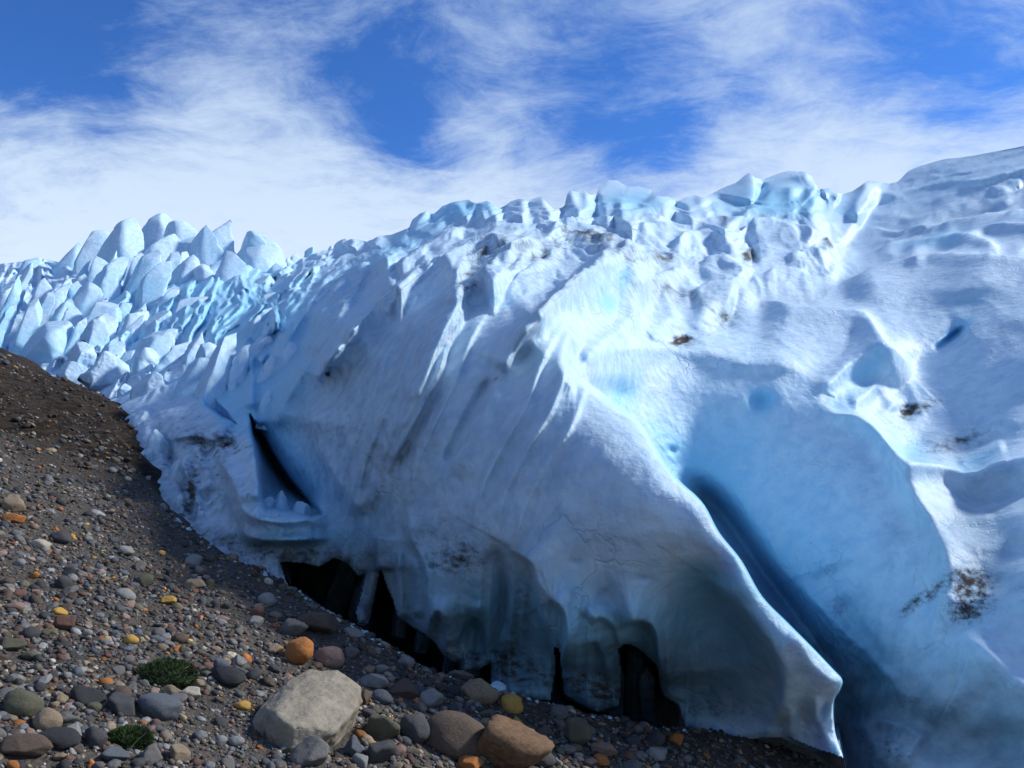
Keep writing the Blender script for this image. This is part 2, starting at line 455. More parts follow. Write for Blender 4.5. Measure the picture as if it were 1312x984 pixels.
BACK = rbf([
    (600, 310, 22), (690, 310, 19), (650, 350, 10.8), (700, 400, 8.2), (690, 460, 6.8), (745, 488, 6.7), (760, 430, 9.0), (800, 400, 11.0),
    (760, 350, 12.5), (800, 300, 22), (840, 330, 17.5), (720, 270, 36), (800, 255, 40), (900, 260, 42), (1000, 255, 42), (900, 300, 30),
    (940, 335, 20.5), (1010, 320, 24), (1060, 290, 31), (1060, 345, 21), (1100, 330, 27), (1150, 240, 46), (1250, 200, 42), (1400, 180, 34), (930, 235, 46), (1010, 222, 46), (790, 235, 43),
    (1200, 260, 35), (1300, 260, 27), (1150, 310, 27), (1250, 320, 21.5), (1350, 320, 18),
    (880, 370, 15.0), (850, 420, 12.4), (900, 420, 12.6), (960, 390, 14.6), (1000, 420, 13.4), (1040, 375, 17), (1120, 365, 16.5), (1250, 348, 15.2), (1400, 340, 12.5),
    (1100, 400, 14.4), (1200, 390, 13.8), (1300, 390, 12.9), (1180, 470, 12.0), (1250, 460, 11.3), (1350, 460, 10.3),
    # rim of the hollow
    (790, 462, 9.2), (830, 455, 10.4), (880, 455, 10.7), (940, 470, 10.6), (1000, 475, 10.6), (1050, 500, 10.3), (1110, 470, 11.4),
    (1140, 520, 11.0), (1180, 540, 10.9), (1250, 560, 10.2), (1350, 560, 9.2),
    (780, 500, 9.2), (830, 510, 10.3), (900, 530, 10.4), (960, 540, 10.2), (870, 590, 10.1), (920, 640, 9.7), (950, 600, 10.0), (1000, 560, 9.9),
    (1050, 580, 9.4), (1120, 580, 8.9), (1040, 660, 9.0), (990, 720, 8.9), (1100, 680, 8.2), (1060, 780, 8.0), (1120, 760, 7.6),
    (1160, 620, 8.6), (1190, 660, 8.0), (1212, 720, 7.3), (1215, 780, 6.9), (1150, 840, 7.0), (1100, 870, 7.7), (1130, 910, 7.0), (1200, 900, 6.5),
    (1230, 980, 6.2), (1300, 980, 5.9), (1400, 980, 5.6), (1300, 900, 6.1), (1270, 830, 6.3), (1310, 860, 6.0), (1260, 760, 6.8), (1320, 770, 6.2), (1280, 680, 7.5),
    (1240, 620, 8.9), (1312, 600, 8.3), (1360, 700, 6.6), (1050, 960, 8.4), (1120, 1010, 7.0),
])
FIN = smooth_line([(742, 488), (764, 504), (791, 523), (819, 545), (846, 589), (866, 614), (899, 644), (921, 683), (949, 718), (976, 764), (1010, 799),
       (1043, 832), (1066, 856), (1079, 871), (1076, 884), (1068, 900), (1070, 937), (1081, 972), (1090, 1030)])
FIN_FULL = np.concatenate([[(700, 150), (716, 300), (728, 420)], FIN])

# feature list: kind, points, width toward the side named, other width, height in pixel units
# 's' sharp step: ground on the right hand of the line stands proud, fading over the width
R, Lh = 'right', 'left'
def feat(kind, pts, wl, wr, amp, **kw): return dict(kind=kind, pts=pts, wl=wl, wr=wr, amp=amp, **kw)
FEATS_ALL = []
def ridge(pts, wl, wr, amp, soft=2.0):
    mx = sum(p[0] for p in pts) / len(pts); my = sum(p[1] for p in pts) / len(pts)
    if 690 < mx < 1100 and 300 < my < 402 and abs(amp) < 14: amp *= 0.4
    FEATS_ALL.append(('r', smooth_line(pts), wl, wr, amp, soft))
def blobf(cx, cy, rx, ry, rot, amp, pw=2.0): FEATS_ALL.append(('b', cx, cy, rx, ry, rot, amp, pw))
# wl = fall-off width on the left of travel (image), wr = on the right

# --- bulge face: long diagonal flutes (travel from upper right to lower left: image-left of travel is the lower right side)
ridge([(607, 379), (578, 426), (560, 481), (534, 532), (508, 580), (494, 611)], 3, 30, 15)
ridge([(584, 400), (556, 452), (536, 505), (505, 566)], 3, 22, 8)
ridge([(598, 372), (566, 428), (545, 480), (524, 520)], 3, 14, 8)
ridge([(702, 401), (688, 423), (662, 445), (640, 478)], 4, 26, 18)
ridge([(632, 478), (624, 490), (600, 532), (580, 572), (567, 602)], 9, 5, -11)
ridge([(642, 486), (612, 540), (590, 580), (572, 606)], 30, 4, 9)
ridge([(715, 470), (690, 510), (664, 560), (653, 600), (654, 630)], 22, 40, 4, 6)
ridge([(523, 368), (508, 388), (490, 408)], 5, 20, 6)
ridge([(505, 345), (492, 372), (470, 402), (440, 440), (410, 480)], 24, 10, 13, 4)
ridge([(470, 352), (450, 385), (420, 425), (395, 460)], 5, 12, 8)
ridge([(395, 515), (399, 532), (404, 550), (412, 575), (430, 607), (450, 638), (470, 665)], 40, 8, 16, 3)
ridge([(590, 400), (560, 450), (530, 500), (505, 545)], 14, 14, -4, 4)
ridge([(740, 420), (725, 440), (718, 465), (727, 485), (742, 488)], 12, 16, 12, 4)
blobf(738, 455, 10, 16, 20, -7)
ridge([(660, 310), (650, 340), (640, 360), (618, 380)], 10, 30, 10, 3)
ridge([(590, 345), (584, 365), (588, 390)], 10, 20, 12, 3)
blobf(585, 352, 16, 9, -20, 8)
ridge([(545, 330), (525, 345), (508, 358)], 10, 18, 9, 3)
blobf(496, 345, 12, 12, 0, 14)
blobf(478, 378, 16, 26, 25, -9)
ridge([(585, 285), (548, 303), (505, 325), (470, 350), (445, 372)], 26, 8, 12, 3)
# front edge of the shaded bulge face near the crevasse
ridge([(470, 395), (430, 430), (395, 470), (372, 510), (362, 560)], 70, 16, 12, 4)
for ox, oy, am in ((-78, 20, 5), (-48, 8, 6), (-28, 14, 4), (26, 6, 5), (118, 34, 6), (150, 40, 5), (176, 60, 4)):
    ridge([(607 + ox, 379 + oy), (578 + ox, 426 + oy), (558 + ox, 481 + oy), (534 + ox * 0.96, 532 + oy), (510 + ox * 0.92, 590 + oy), (497 + ox * 0.9, 650 + oy)], 2.5, 12, am)
ridge([(545, 832), (549, 798), (560, 782), (571, 797), (575, 835)], 16, 3, 12)
ridge([(584, 856), (587, 816), (598, 796), (612, 791), (622, 806), (627, 845)], 22, 3, 15)
ridge([(735, 890), (738, 850), (750, 825), (765, 822), (776, 845), (780, 880)], 20, 4, 9)
# --- lower bulge: flutes, arches and pits
ridge([(520, 648), (526, 662), (527, 690), (542, 716), (548, 738), (549, 762), (552, 786), (553, 815)], 34, 3, 19)
ridge([(486, 680), (484, 700), (486, 735)], 18, 4, 14)
ridge([(511, 700), (513, 745), (514, 800)], 10, 3, 12)
ridge([(531, 712), (534, 750), (532, 795)], 10, 3, 11)
ridge([(632, 694), (639, 713), (645, 742), (646, 762), (642, 791), (635, 816), (629, 850)], 4, 12, -16)
ridge([(655, 702), (672, 712), (684, 725), (690, 750), (695, 780), (702, 800), (711, 815), (716, 850)], 50, 3, 26)
ridge([(700, 772), (709, 767), (721, 778), (727, 794), (727, 822), (721, 842), (718, 860)], 28, 3, 20)
ridge([(755, 800), (768, 789), (785, 798), (792, 812), (796, 835)], 20, 4, 12)
ridge([(790, 800), (818, 793), (834, 799), (842, 812), (844, 832), (846, 856), (850, 885)], 50, 3, 26)
blobf(776, 765, 14, 10, 10, -5)
blobf(604, 806, 18, 26, 15, -22)
blobf(612, 780, 10, 8, 0, 5)
blobf(668, 800, 22, 70, 4, -3)
blobf(600, 700, 60, 50, 30, 7)
blobf(738, 720, 7, 4, 0, -3); blobf(823, 741, 8, 4, 0, -3); blobf(553, 725, 4, 4, 0, -4)
blobf(760, 885, 30, 14, 10, 5)
# --- the fin: strut, concave panel beside it
ridge([(905, 738), (940, 762), (974, 803), (997, 838), (1007, 872), (1001, 908), (986, 935)], 40, 6, 26, 3)
blobf(915, 780, 70, 66, 40, -26)
blobf(910, 745, 26, 18, 40, -5)
ridge([(1012, 803), (1030, 826), (1040, 850), (1076, 882)], 10, 14, 8)
blobf(1028, 915, 12, 20, 0, -11); blobf(1056, 908, 6, 18, 20, -10); blobf(1002, 930, 8, 12, 0, -7)
ridge([(1018, 905), (1012, 930), (1008, 945)], 6, 6, 4); ridge([(1045, 890), (1050, 925), (1066, 960)], 7, 5, 5)
# --- crevasse and ledge at the foot of the seracs
ridge([(322, 520), (330, 575), (332, 640), (338, 660), (360, 670), (400, 668), (424, 678)], 12, 22, 24, 3)
ridge([(326, 535), (345, 575), (368, 612), (392, 640), (408, 655)], 9, 9, -30, 4)
blobf(370, 630, 26, 22, 40, -12)
ridge([(270, 556), (286, 590), (296, 640), (312, 672), (330, 690), (424, 690)], 26, 5, 9, 3)
ridge([(255, 505), (275, 520), (296, 540), (303, 545)], 3, 30, 9)
ridge([(318, 430), (322, 480), (322, 530)], 5, 12, 9)
ridge([(236, 560), (240, 610), (250, 650)], 6, 14, 5); ridge([(262, 560), (262, 620), (268, 660)], 8, 10, -5)
ridge([(212, 560), (226, 600), (238, 640)], 4, 20, -8)
ridge([(196, 552), (214, 573), (220, 592), (235, 620), (244, 649), (246, 675)], 5, 4, -14)
ridge([(214, 563), (252, 557), (270, 562), (297, 556)], 16, 3, 10)
ridge([(250, 566), (262, 600), (268, 632)], 10, 9, 12)
ridge([(278, 579), (295, 607), (306, 632), (314, 654), (336, 666), (374, 666), (395, 664), (417, 675)], 22, 6, 14)
ridge([(329, 552), (331, 600), (332, 648)], 4, 26, 14)
ridge([(310, 681), (342, 692), (406, 690), (425, 687)], 10, 4, 12)
ridge([(226, 585), (238, 610), (252, 640), (262, 668)], 6, 10, 9)
# --- plateau
ridge([(794, 322), (758, 359), (717, 385), (680, 420), (650, 451)], 30, 14, 20, 3)
ridge([(830, 395), (800, 420), (770, 445), (745, 470)], 26, 14, 11, 3)
ridge([(782, 372), (765, 385), (772, 400), (790, 404)], 7, 9, 8)
ridge([(794, 322), (812, 345), (819, 369), (835, 378)], 8, 26, 18, 3)
ridge([(870, 400), (850, 415), (835, 440)], 20, 12, 8, 3)
ridge([(640, 316), (675, 330), (700, 328), (720, 335)], 14, 8, 6)
ridge([(700, 290), (725, 312), (760, 330), (800, 326)], 9, 14, 6)
ridge([(735, 298), (760, 318), (800, 340), (850, 352)], 8, 14, 6)
ridge([(690, 290), (710, 305), (725, 330)], 8, 10, 6)
ridge([(775, 305), (800, 300), (830, 312), (860, 318)], 12, 6, 7)
ridge([(947, 303), (972, 300), (1000, 305), (1030, 314), (1050, 323), (1080, 339)], 5, 26, 13)
ridge([(947, 312), (958, 322), (962, 338), (968, 348)], 12, 5, -10)
ridge([(860, 339), (872, 326), (886, 317), (917, 317), (947, 338), (973, 354)], 5, 24, 11)
ridge([(812, 310), (840, 306), (870, 316), (884, 320)], 5, 18, 7)
ridge([(820, 346), (850, 338), (863, 343), (884, 360)], 5, 14, 8)
ridge([(830, 362), (858, 368), (885, 362), (905, 372)], 6, 10, 6)
ridge([(900, 350), (925, 345), (950, 352), (960, 366)], 5, 12, 7)
ridge([(880, 385), (917, 374), (940, 380), (965, 395)], 6, 22, 10)
ridge([(886, 430), (905, 400), (925, 390), (945, 396)], 12, 26, 7, 3)
blobf(930, 418, 22, 14, -20, -7)
ridge([(960, 375), (1000, 366), (1040, 372), (1080, 360)], 7, 12, 6)
ridge([(1010, 350), (1035, 342), (1060, 348), (1080, 352)], 6, 10, 5)
ridge([(975, 392), (1019, 404), (1070, 408), (1101, 412), (1116, 426), (1130, 448), (1152, 466), (1172, 486)], 8, 50, 17, 2)
ridge([(1152, 478), (1173, 467), (1196, 451), (1239, 418)], 16, 16, -8, 3)
ridge([(1195, 453), (1215, 440), (1238, 419)], 3, 6, -5)
blobf(1235, 400, 40, 22, -20, -5)
ridge([(1060, 378), (1081, 370), (1132, 346), (1204, 337), (1312, 341), (1400, 350)], 4, 60, 15)
# hollow rim
ridge([(742, 489), (756, 478), (783, 458), (814, 452), (850, 448), (886, 451), (925, 462), (955, 468), (988, 467), (1025, 474), (1050, 490)], 16, 10, 7, 5)
blobf(875, 440, 13, 8, 5, -9)
# oval pit on the shoulder
ridge([(1050, 515), (1052, 502), (1066, 489), (1093, 466), (1127, 453), (1146, 459), (1159, 480), (1167, 499)], 12, 9, 8, 4)
ridge([(1050, 517), (1069, 535), (1098, 541), (1119, 554), (1138, 576), (1159, 597), (1188, 602), (1214, 605), (1236, 613), (1257, 610), (1278, 599), (1312, 586), (1400, 570)], 8, 14, 17, 3)
ridge([(1138, 576), (1154, 606), (1177, 639), (1203, 680), (1214, 715), (1214, 750), (1204, 800)], 30, 16, 20, 4)
blobf(1118, 500, 28, 20, 0, -8)
ridge([(1085, 520), (1110, 508), (1125, 500), (1140, 515), (1150, 530)], 8, 10, 7, 3)
blobf(1160, 530, 12, 12, 0, -5)
blobf(1175, 570, 28, 16, 20, -8)
ridge([(1225, 598), (1255, 580), (1290, 568)], 5, 20, 6)
blobf(975, 515, 15, 11, -10, -8); blobf(793, 502, 12, 18, 0, -6); blobf(860, 577, 6, 5, 0, -4)
# right-hand foot of the ice
ridge([(1215, 806), (1225, 822), (1250, 825), (1275, 848), (1312, 880), (1400, 930)], 14, 60, 16, 4)
blobf(1270, 930, 50, 50, 0, -10)
ridge([(1150, 795), (1175, 770), (1215, 738)], 5, 8, -4)
blobf(1290, 660, 40, 14, -15, 5); ridge([(1260, 660), (1290, 645), (1330, 625)], 5, 12, -4)
# --- big dome at the far right
ridge([(1078, 327), (1102, 291), (1137, 245)], 16, 10, -9)
ridge([(1160, 300), (1205, 290), (1240, 276), (1312, 262)], 12, 5, 4)
ridge([(1224, 243), (1260, 240), (1312, 226), (1400, 210)], 10, 3, 5)
ridge([(1270, 256), (1312, 239)], 6, 3, 4)
ridge([(1195, 310), (1250, 291), (1312, 285), (1400, 280)], 5, 14, 6)
ridge([(1215, 315), (1270, 300), (1312, 299), (1400, 300)], 5, 14, 5)
ridge([(1149, 327), (1205, 317), (1250, 319), (1286, 327), (1330, 322)], 4, 14, 7)
ridge([(1080, 350), (1130, 334), (1190, 333)], 4, 10, 6)
for q in range(9):
    x0, y0 = 1110 + q * 14, 322 - q * 9
    ridge([(x0, y0), (x0 + 40, y0 - 18), (x0 + 95, y0 - 34)], 3, 7, 1.8)

FEATS_BACK = [('r', smooth_line([(870, 600), (900, 635), (935, 672), (978, 735), (1012, 780), (1052, 836), (1085, 880)]), 15, 22, -42, 5),
    ('r', smooth_line([(1070, 760), (1090, 800), (1110, 850), (1125, 895)]), 20, 20, -10, 5),
    ('r', smooth_line([(1010, 640), (1040, 690), (1060, 740)]), 40, 30, 7, 8)]
FEATS_BACK.append(('b', 1140, 966, 44, 30, 8, 22, 2.0)); FEATS_BACK.append(('r', smooth_line([(1092, 940), (1125, 925), (1160, 932), (1192, 952)]), 6, 26, 14, 3))
for q in range(14):
    a0 = 930 + q * 14
    FEATS_BACK.append(('r', smooth_line([(a0 + 20, 640 + q * 16), (a0 + 40, 690 + q * 15), (a0 + 70, 740 + q * 12)]), 5, 9, 1.6 + (q % 3), 2))
# crests raised straight up: wave tops of the plateau, the folds of the dome, the edge of the shoulder
FEATS_UP = [('r', smooth_line(p_), a_, b_, c_, 1.5) for p_, a_, b_, c_ in [
    ([(812, 306), (840, 300), (872, 310), (890, 316)], 3, 16, 8), ([(860, 337), (875, 323), (900, 315), (925, 319), (950, 338)], 3, 18, 11), ([(947, 304), (985, 299), (1010, 303), (1040, 312), (1078, 338)], 3, 22, 12),
    ([(700, 292), (730, 308), (760, 322), (800, 322)], 3, 12, 8), ([(745, 300), (775, 318), (815, 336), (850, 346)], 3, 13, 7), ([(820, 348), (845, 341), (862, 344), (882, 358)], 3, 12, 8), ([(895, 354), (920, 346), (945, 352), (965, 366)], 3, 12, 8),
    ([(840, 372), (868, 365), (893, 372)], 3, 10, 7), ([(880, 388), (917, 375), (945, 382), (975, 396)], 3, 18, 10), ([(970, 367), (1005, 360), (1040, 366), (1075, 358)], 3, 12, 7), ([(1005, 345), (1035, 338), (1065, 346)], 3, 10, 7),
    ([(794, 324), (760, 357), (717, 387), (680, 420), (655, 450)], 22, 5, 11), ([(796, 324), (815, 345), (826, 368), (850, 380)], 9, 18, 9), ([(720, 330), (690, 352), (665, 372), (648, 395)], 14, 5, 10), ([(690, 318), (655, 330), (630, 350), (615, 374)], 14, 5, 10),
    ([(650, 312), (610, 322), (580, 338), (556, 360)], 12, 5, 9), ([(600, 302), (560, 318), (530, 338), (505, 364)], 12, 5, 8), ([(752, 374), (728, 394), (704, 412)], 12, 4, 9), ([(520, 327), (490, 347), (462, 374)], 10, 4, 9), ([(476, 345), (446, 365), (420, 395)], 9, 4, 8),
    ([(1224, 242), (1262, 238), (1312, 224), (1400, 207)], 3, 14, 6), ([(1180, 312), (1240, 290), (1312, 280), (1400, 272)], 3, 14, 8), ([(1210, 320), (1262, 304), (1312, 299), (1400, 294)], 3, 12, 8), ([(1149, 330), (1205, 317), (1250, 319), (1288, 330)], 3, 12, 8),
    ([(1190, 264), (1240, 252), (1300, 248)], 3, 10, 4), ([(1150, 302), (1210, 278), (1260, 264)], 3, 10, 4), ([(1120, 330), (1170, 306), (1230, 296)], 3, 9, 5),
    ([(1062, 380), (1100, 360), (1140, 346), (1204, 338), (1312, 342), (1400, 352)], 3, 60, 9), ([(960, 390), (1019, 404), (1070, 408), (1104, 412), (1118, 427), (1132, 449), (1154, 468), (1174, 484)], 4, 36, 12),
    ([(750, 486), (762, 474), (785, 458), (815, 453), (850, 450), (888, 453), (925, 463), (955, 469), (990, 469)], 26, 5, 4),
    ([(1052, 518), (1070, 535), (1098, 541), (1119, 554), (1138, 576), (1159, 597), (1188, 602), (1214, 605), (1236, 613), (1257, 610), (1278, 599), (1312, 586)], 4, 18, 8)]]
PITS = [
    ([(320, 530), (332, 548), (350, 580), (372, 612), (396, 640), (414, 660), (400, 666), (375, 657), (352, 654), (341, 656), (333, 640), (328, 590), (322, 555)], -45, 5),
    ([(321, 533), (334, 550), (351, 581), (373, 611), (398, 638), (413, 657), (394, 650), (368, 628), (350, 604), (334, 570)], -50, 9),
    ([(255, 503), (272, 508), (292, 528), (304, 544), (284, 536), (264, 520)], -25, 5),
    ([(1196, 451), (1206, 440), (1222, 430), (1239, 419), (1230, 436), (1214, 444)], -3, 4),
    ([(958, 318), (966, 324), (970, 346), (962, 344)], -6, 4),
    ([(785, 282), (789, 284), (790, 303), (783, 303)], -7, 3),
]
# peaks on the skyline
for pts, wl, wr, amp in [
    ([(546, 270), (536, 285), (530, 302)], 18, 6, 11), ([(582, 258), (590, 272), (602, 292)], 7, 16, 12), ([(600, 255), (612, 270), (622, 292)], 7, 10, 10), ([(624, 256), (630, 275), (642, 294)], 7, 10, 10),
    ([(556, 276), (552, 292)], 5, 5, -9), ([(612, 262), (608, 290)], 4, 5, -8), ([(645, 266), (645, 292)], 4, 5, -9), ([(665, 254), (672, 270), (668, 292)], 9, 9, 10), ([(677, 258), (677, 288)], 4, 4, -8),
    ([(693, 250), (700, 268), (710, 290)], 7, 12, 12), ([(718, 268), (720, 290)], 5, 5, -12), ([(731, 241), (736, 262), (745, 288)], 7, 10, 10), ([(750, 243), (753, 262), (750, 280)], 7, 8, 9),
    ([(763, 248), (765, 270), (762, 296)], 3, 5, -12), ([(800, 252), (796, 268), (801, 288), (818, 304)], 14, 7, 14), ([(778, 255), (776, 280), (780, 300)], 8, 8, 6), ([(836, 246), (852, 264), (866, 282)], 8, 30, 10),
    ([(868, 258), (862, 276), (866, 296)], 6, 6, -11), ([(880, 254), (884, 275), (890, 300)], 8, 8, 6), ([(892, 248), (905, 264), (918, 284), (936, 308)], 8, 22, 15),
    ([(905, 258), (915, 280), (930, 296)], 4, 5, -9), ([(959, 219), (966, 240), (962, 264)], 8, 40, 14), ([(975, 232), (974, 252), (966, 268)], 5, 5, -10),
    ([(905, 304), (935, 294), (964, 270), (984, 248), (1000, 241), (1020, 241), (1034, 243)], 3, 40, 16), ([(1034, 243), (1042, 258), (1038, 276), (1046, 300), (1060, 318)], 9, 26, 14),
    ([(1030, 219), (1034, 232), (1048, 244)], 8, 20, 12), ([(1052, 248), (1062, 245), (1078, 252)], 4, 10, 10), ([(1113, 231), (1106, 246), (1098, 262), (1096, 282)], 14, 10, 12), ([(1064, 290), (1058, 318), (1076, 330)], 6, 8, -9),
    ([(1125, 236), (1110, 262), (1092, 290), (1078, 318)], 10, 8, 8),
    ([(455, 306), (448, 322)], 7, 7, 12), ([(487, 301), (478, 318)], 8, 8, 11), ([(524, 292), (510, 315)], 8, 8, 9),
    # waves on the left part of the plateau
    ([(690, 300), (650, 306), (610, 318), (575, 332), (548, 350)], 7, 14, 10), ([(720, 300), (690, 318), (650, 322), (630, 330)], 5, 8, 7), ([(700, 345), (670, 352), (640, 372), (625, 392)], 9, 16, 10),
    ([(745, 345), (715, 362), (690, 372), (668, 392)], 6, 14, 10), ([(752, 372), (730, 392), (706, 408), (694, 424)], 6, 12, 9), ([(700, 385), (694, 398), (706, 408)], 6, 9, 8), ([(560, 342), (530, 362), (505, 385)], 7, 12, 9),
    ([(640, 345), (612, 362), (596, 380)], 8, 10, 8), ([(500, 318), (470, 338), (445, 360), (420, 390), (395, 430)], 10, 10, 9), ([(450, 340), (420, 362), (395, 395), (372, 430), (350, 470)], 8, 10, 10),
    ([(430, 330), (395, 352), (368, 385), (348, 430)], 10, 8, 9), ([(480, 395), (450, 430), (425, 460), (400, 500)], 8, 8, 6), ([(410, 345), (380, 352), (350, 350)], 8, 10, 9),
    ([(400, 460), (380, 490), (362, 520), (352, 552)], 6, 9, 8), ([(440, 440), (420, 462), (404, 488)], 6, 6, 6), ([(360, 400), (342, 430), (332, 470)], 6, 8, 9),
    ]:
    ridge(pts, wl, wr, amp)

# rows of low waves that run across the plateau and the serac slope
SKYLINE = [(-520, 350), (-80, 345), (0, 338), (60, 332), (110, 345), (160, 340), (250, 340), (330, 336), (365, 346), (385, 334), (400, 330), (430, 320), (448, 307), (455, 306), (469, 311), (487, 302), (500, 301), (524, 293), (528, 283), (538, 275), (546, 272), (556, 276), (568, 265), (582, 260),
           (600, 256), (612, 263), (624, 258), (639, 271), (645, 267), (655, 258), (665, 255), (677, 256), (693, 252), (699, 259), (711, 271), (715, 274), (723, 269), (726, 250), (731, 243), (738, 246), (750, 244), (756, 250), (763, 250), (767, 240), (778, 231), (790, 231),
           (804, 239), (818, 239), (834, 243), (840, 252), (856, 252), (868, 259), (879, 252), (891, 250), (901, 254), (925, 241), (943, 234), (959, 221), (967, 227), (977, 230), (998, 222), (1010, 219), (1030, 220), (1040, 226), (1049, 243), (1062, 241), (1078, 249),
           (1092, 245), (1113, 232), (1125, 236), (1139, 239), (1149, 237), (1163, 224), (1179, 215), (1210, 205), (1250, 199), (1312, 187), (1400, 176), (1600, 165), (2100, 160)]
FOOT = [(2100, 1040), (1400, 1040), (1222, 1040), (1200, 1040), (1180, 1040), (1160, 1040), (1140, 1040), (1120, 1040), (1110, 1040), (1100, 1040), (1090, 1035), (1081, 972), (1066, 966), (1040, 958), (1010, 945), (987, 945), (940, 950), (900, 946),
        (877, 932), (868, 903), (851, 892), (845, 876), (842, 854), (831, 843), (816, 830), (803, 825), (793, 832), (796, 858), (795, 905), (765, 912), (742, 902),
        (722, 890), (718, 852), (716, 832), (711, 830), (712, 860), (706, 898), (686, 898), (651, 892), (629, 878), (628, 850), (615, 858), (592, 860), (586, 850), (576, 846), (566, 838),
        (556, 823), (542, 812), (530, 805), (517, 796), (509, 791), (503, 769), (495, 752), (491, 738), (487, 732), (478, 776), (472, 798), (459, 800), (455, 785), (462, 760), (468, 735), (458, 738),
        (445, 722), (428, 716), (408, 727), (392, 722), (360, 720), (372, 760), (300, 740), (240, 720), (150, 660), (120, 600), (140, 530), (60, 500), (-80, 480), (-520, 440)]
OUTLINE = SKYLINE + FOOT

def apply_feats(X, Y, D):
    out = np.zeros_like(D)
    for pts, amp, soft in PITS:
        p_ = np.array(pts, float)
        m = (X > p_[:, 0].min() - 20) & (X < p_[:, 0].max() + 20) & (Y > p_[:, 1].min() - 20) & (Y < p_[:, 1].max() + 20)
        if not m.any(): continue
        ins = in_poly(X[m], Y[m], pts); d, _, _ = poly_dist(X[m], Y[m], list(pts) + [pts[0]])
        out[m] += amp * sstep(np.where(ins, d, -d), -soft * 0.3, soft)
    return out + apply_list(X, Y, FEATS_ALL)

def apply_list(X, Y, feats):
    out = np.zeros_like(X)
    for f in feats:
        if f[0] == 'r':
            _, pts, wl, wr, amp, soft = f
            mrg = 3.5 * max(wl, wr) + 4
            m = (X > pts[:, 0].min() - mrg) & (X < pts[:, 0].max() + mrg) & (Y > pts[:, 1].min() - mrg) & (Y < pts[:, 1].max() + mrg)
            if not m.any(): continue
            d, s, t = poly_dist(X[m], Y[m], pts)
            wd = np.where(s > 0, wr, wl)    # image y points down: positive side is the right of travel
            q = np.sqrt(d * d + soft * soft) - soft
            e = amp * np.exp(-np.maximum(q / wd, 0) ** 1.25)
            tap = sstep(t, 0.0, 0.18) * (1 - sstep(t, 0.84, 1.0))
            out[m] += e * (0.12 + 0.88 * tap) * np.where(d > 0, 1, 1)
        else:
            _, cx, cy, rx, ry, rot, amp, pw = f
            m = (np.abs(X - cx) < 3 * max(rx, ry)) & (np.abs(Y - cy) < 3 * max(rx, ry))
            a = math.radians(rot); ca, sa = math.cos(a), math.sin(a)
            u = ((X[m] - cx) * ca + (Y[m] - cy) * sa) / rx; v = (-(X[m] - cx) * sa + (Y[m] - cy) * ca) / ry
            out[m] += amp * np.exp(-(u * u + v * v) ** (pw / 2))
    return out

PAINT_BLUE = [  # cx, cy, rx, ry, rot, amount; blue ice, with the hollow's shade put into its colour
    (900, 590, 110, 90, 35, 0.20), (1000, 640, 120, 110, 40, 0.16), (1060, 760, 90, 110, 50, 0.16), (930, 665, 26, 100, -38, 0.42), (1010, 780, 34, 90, -38, 0.50), (1080, 860, 60, 60, 0, 0.35),
    (1110, 480, 40, 22, -30, 0.45), (1100, 540, 60, 20, 30, 0.2), (1170, 580, 40, 20, 20, 0.35), (1255, 590, 40, 14, -20, 0.4), (975, 515, 20, 14, 0, 0.5),
    (795, 500, 20, 30, 0, 0.3), (930, 800, 75, 60, 40, 0.40), (905, 745, 34, 22, 40, 0.35), (1100, 880, 60, 60, 0, 0.3), (1290, 940, 90, 70, 0, 0.25),
    (1220, 432, 24, 7, -38, 0.9), (1240, 395, 50, 22, -15, 0.25), (350, 500, 60, 60, 50, 0.30), (345, 440, 40, 60, 20, 0.35), (375, 590, 30, 60, -30, 0.45), (365, 640, 45, 30, 0, 0.35),
    (340, 560, 20, 50, -20, 0.4), (380, 690, 60, 14, 0, 0.35), (250, 390, 220, 90, 0, 0.42), (530, 310, 90, 22, -28, 0.34), (1000, 262, 90, 34, 0, 0.50), (805, 262, 60, 24, 0, 0.42), (1230, 240, 120, 40, -15, 0.22),  # serac gaps and skyline peaks: their blue shade is painted in here
    (1230, 305, 90, 10, -12, 0.25), (1200, 322, 50, 6, 0, 0.3), (770, 380, 50, 30, -40, 0.18), (780, 395, 10, 8, 0, 0.4), (800, 372, 10, 14, 0, 0.4), (540, 760, 40, 70, 0, 0.28), (665, 790, 90, 70, 0, 0.22),
    (800, 830, 70, 50, 0, 0.35), (470, 690, 60, 60, 0, 0.28), (290, 510, 20, 40, 0, 0.3), (275, 525, 34, 5, 35, 0.6), (600, 270, 60, 20, 0, 0.3), (820, 455, 60, 6, 0, 0.1), (700, 620, 500, 260, 0, 0.07),
]
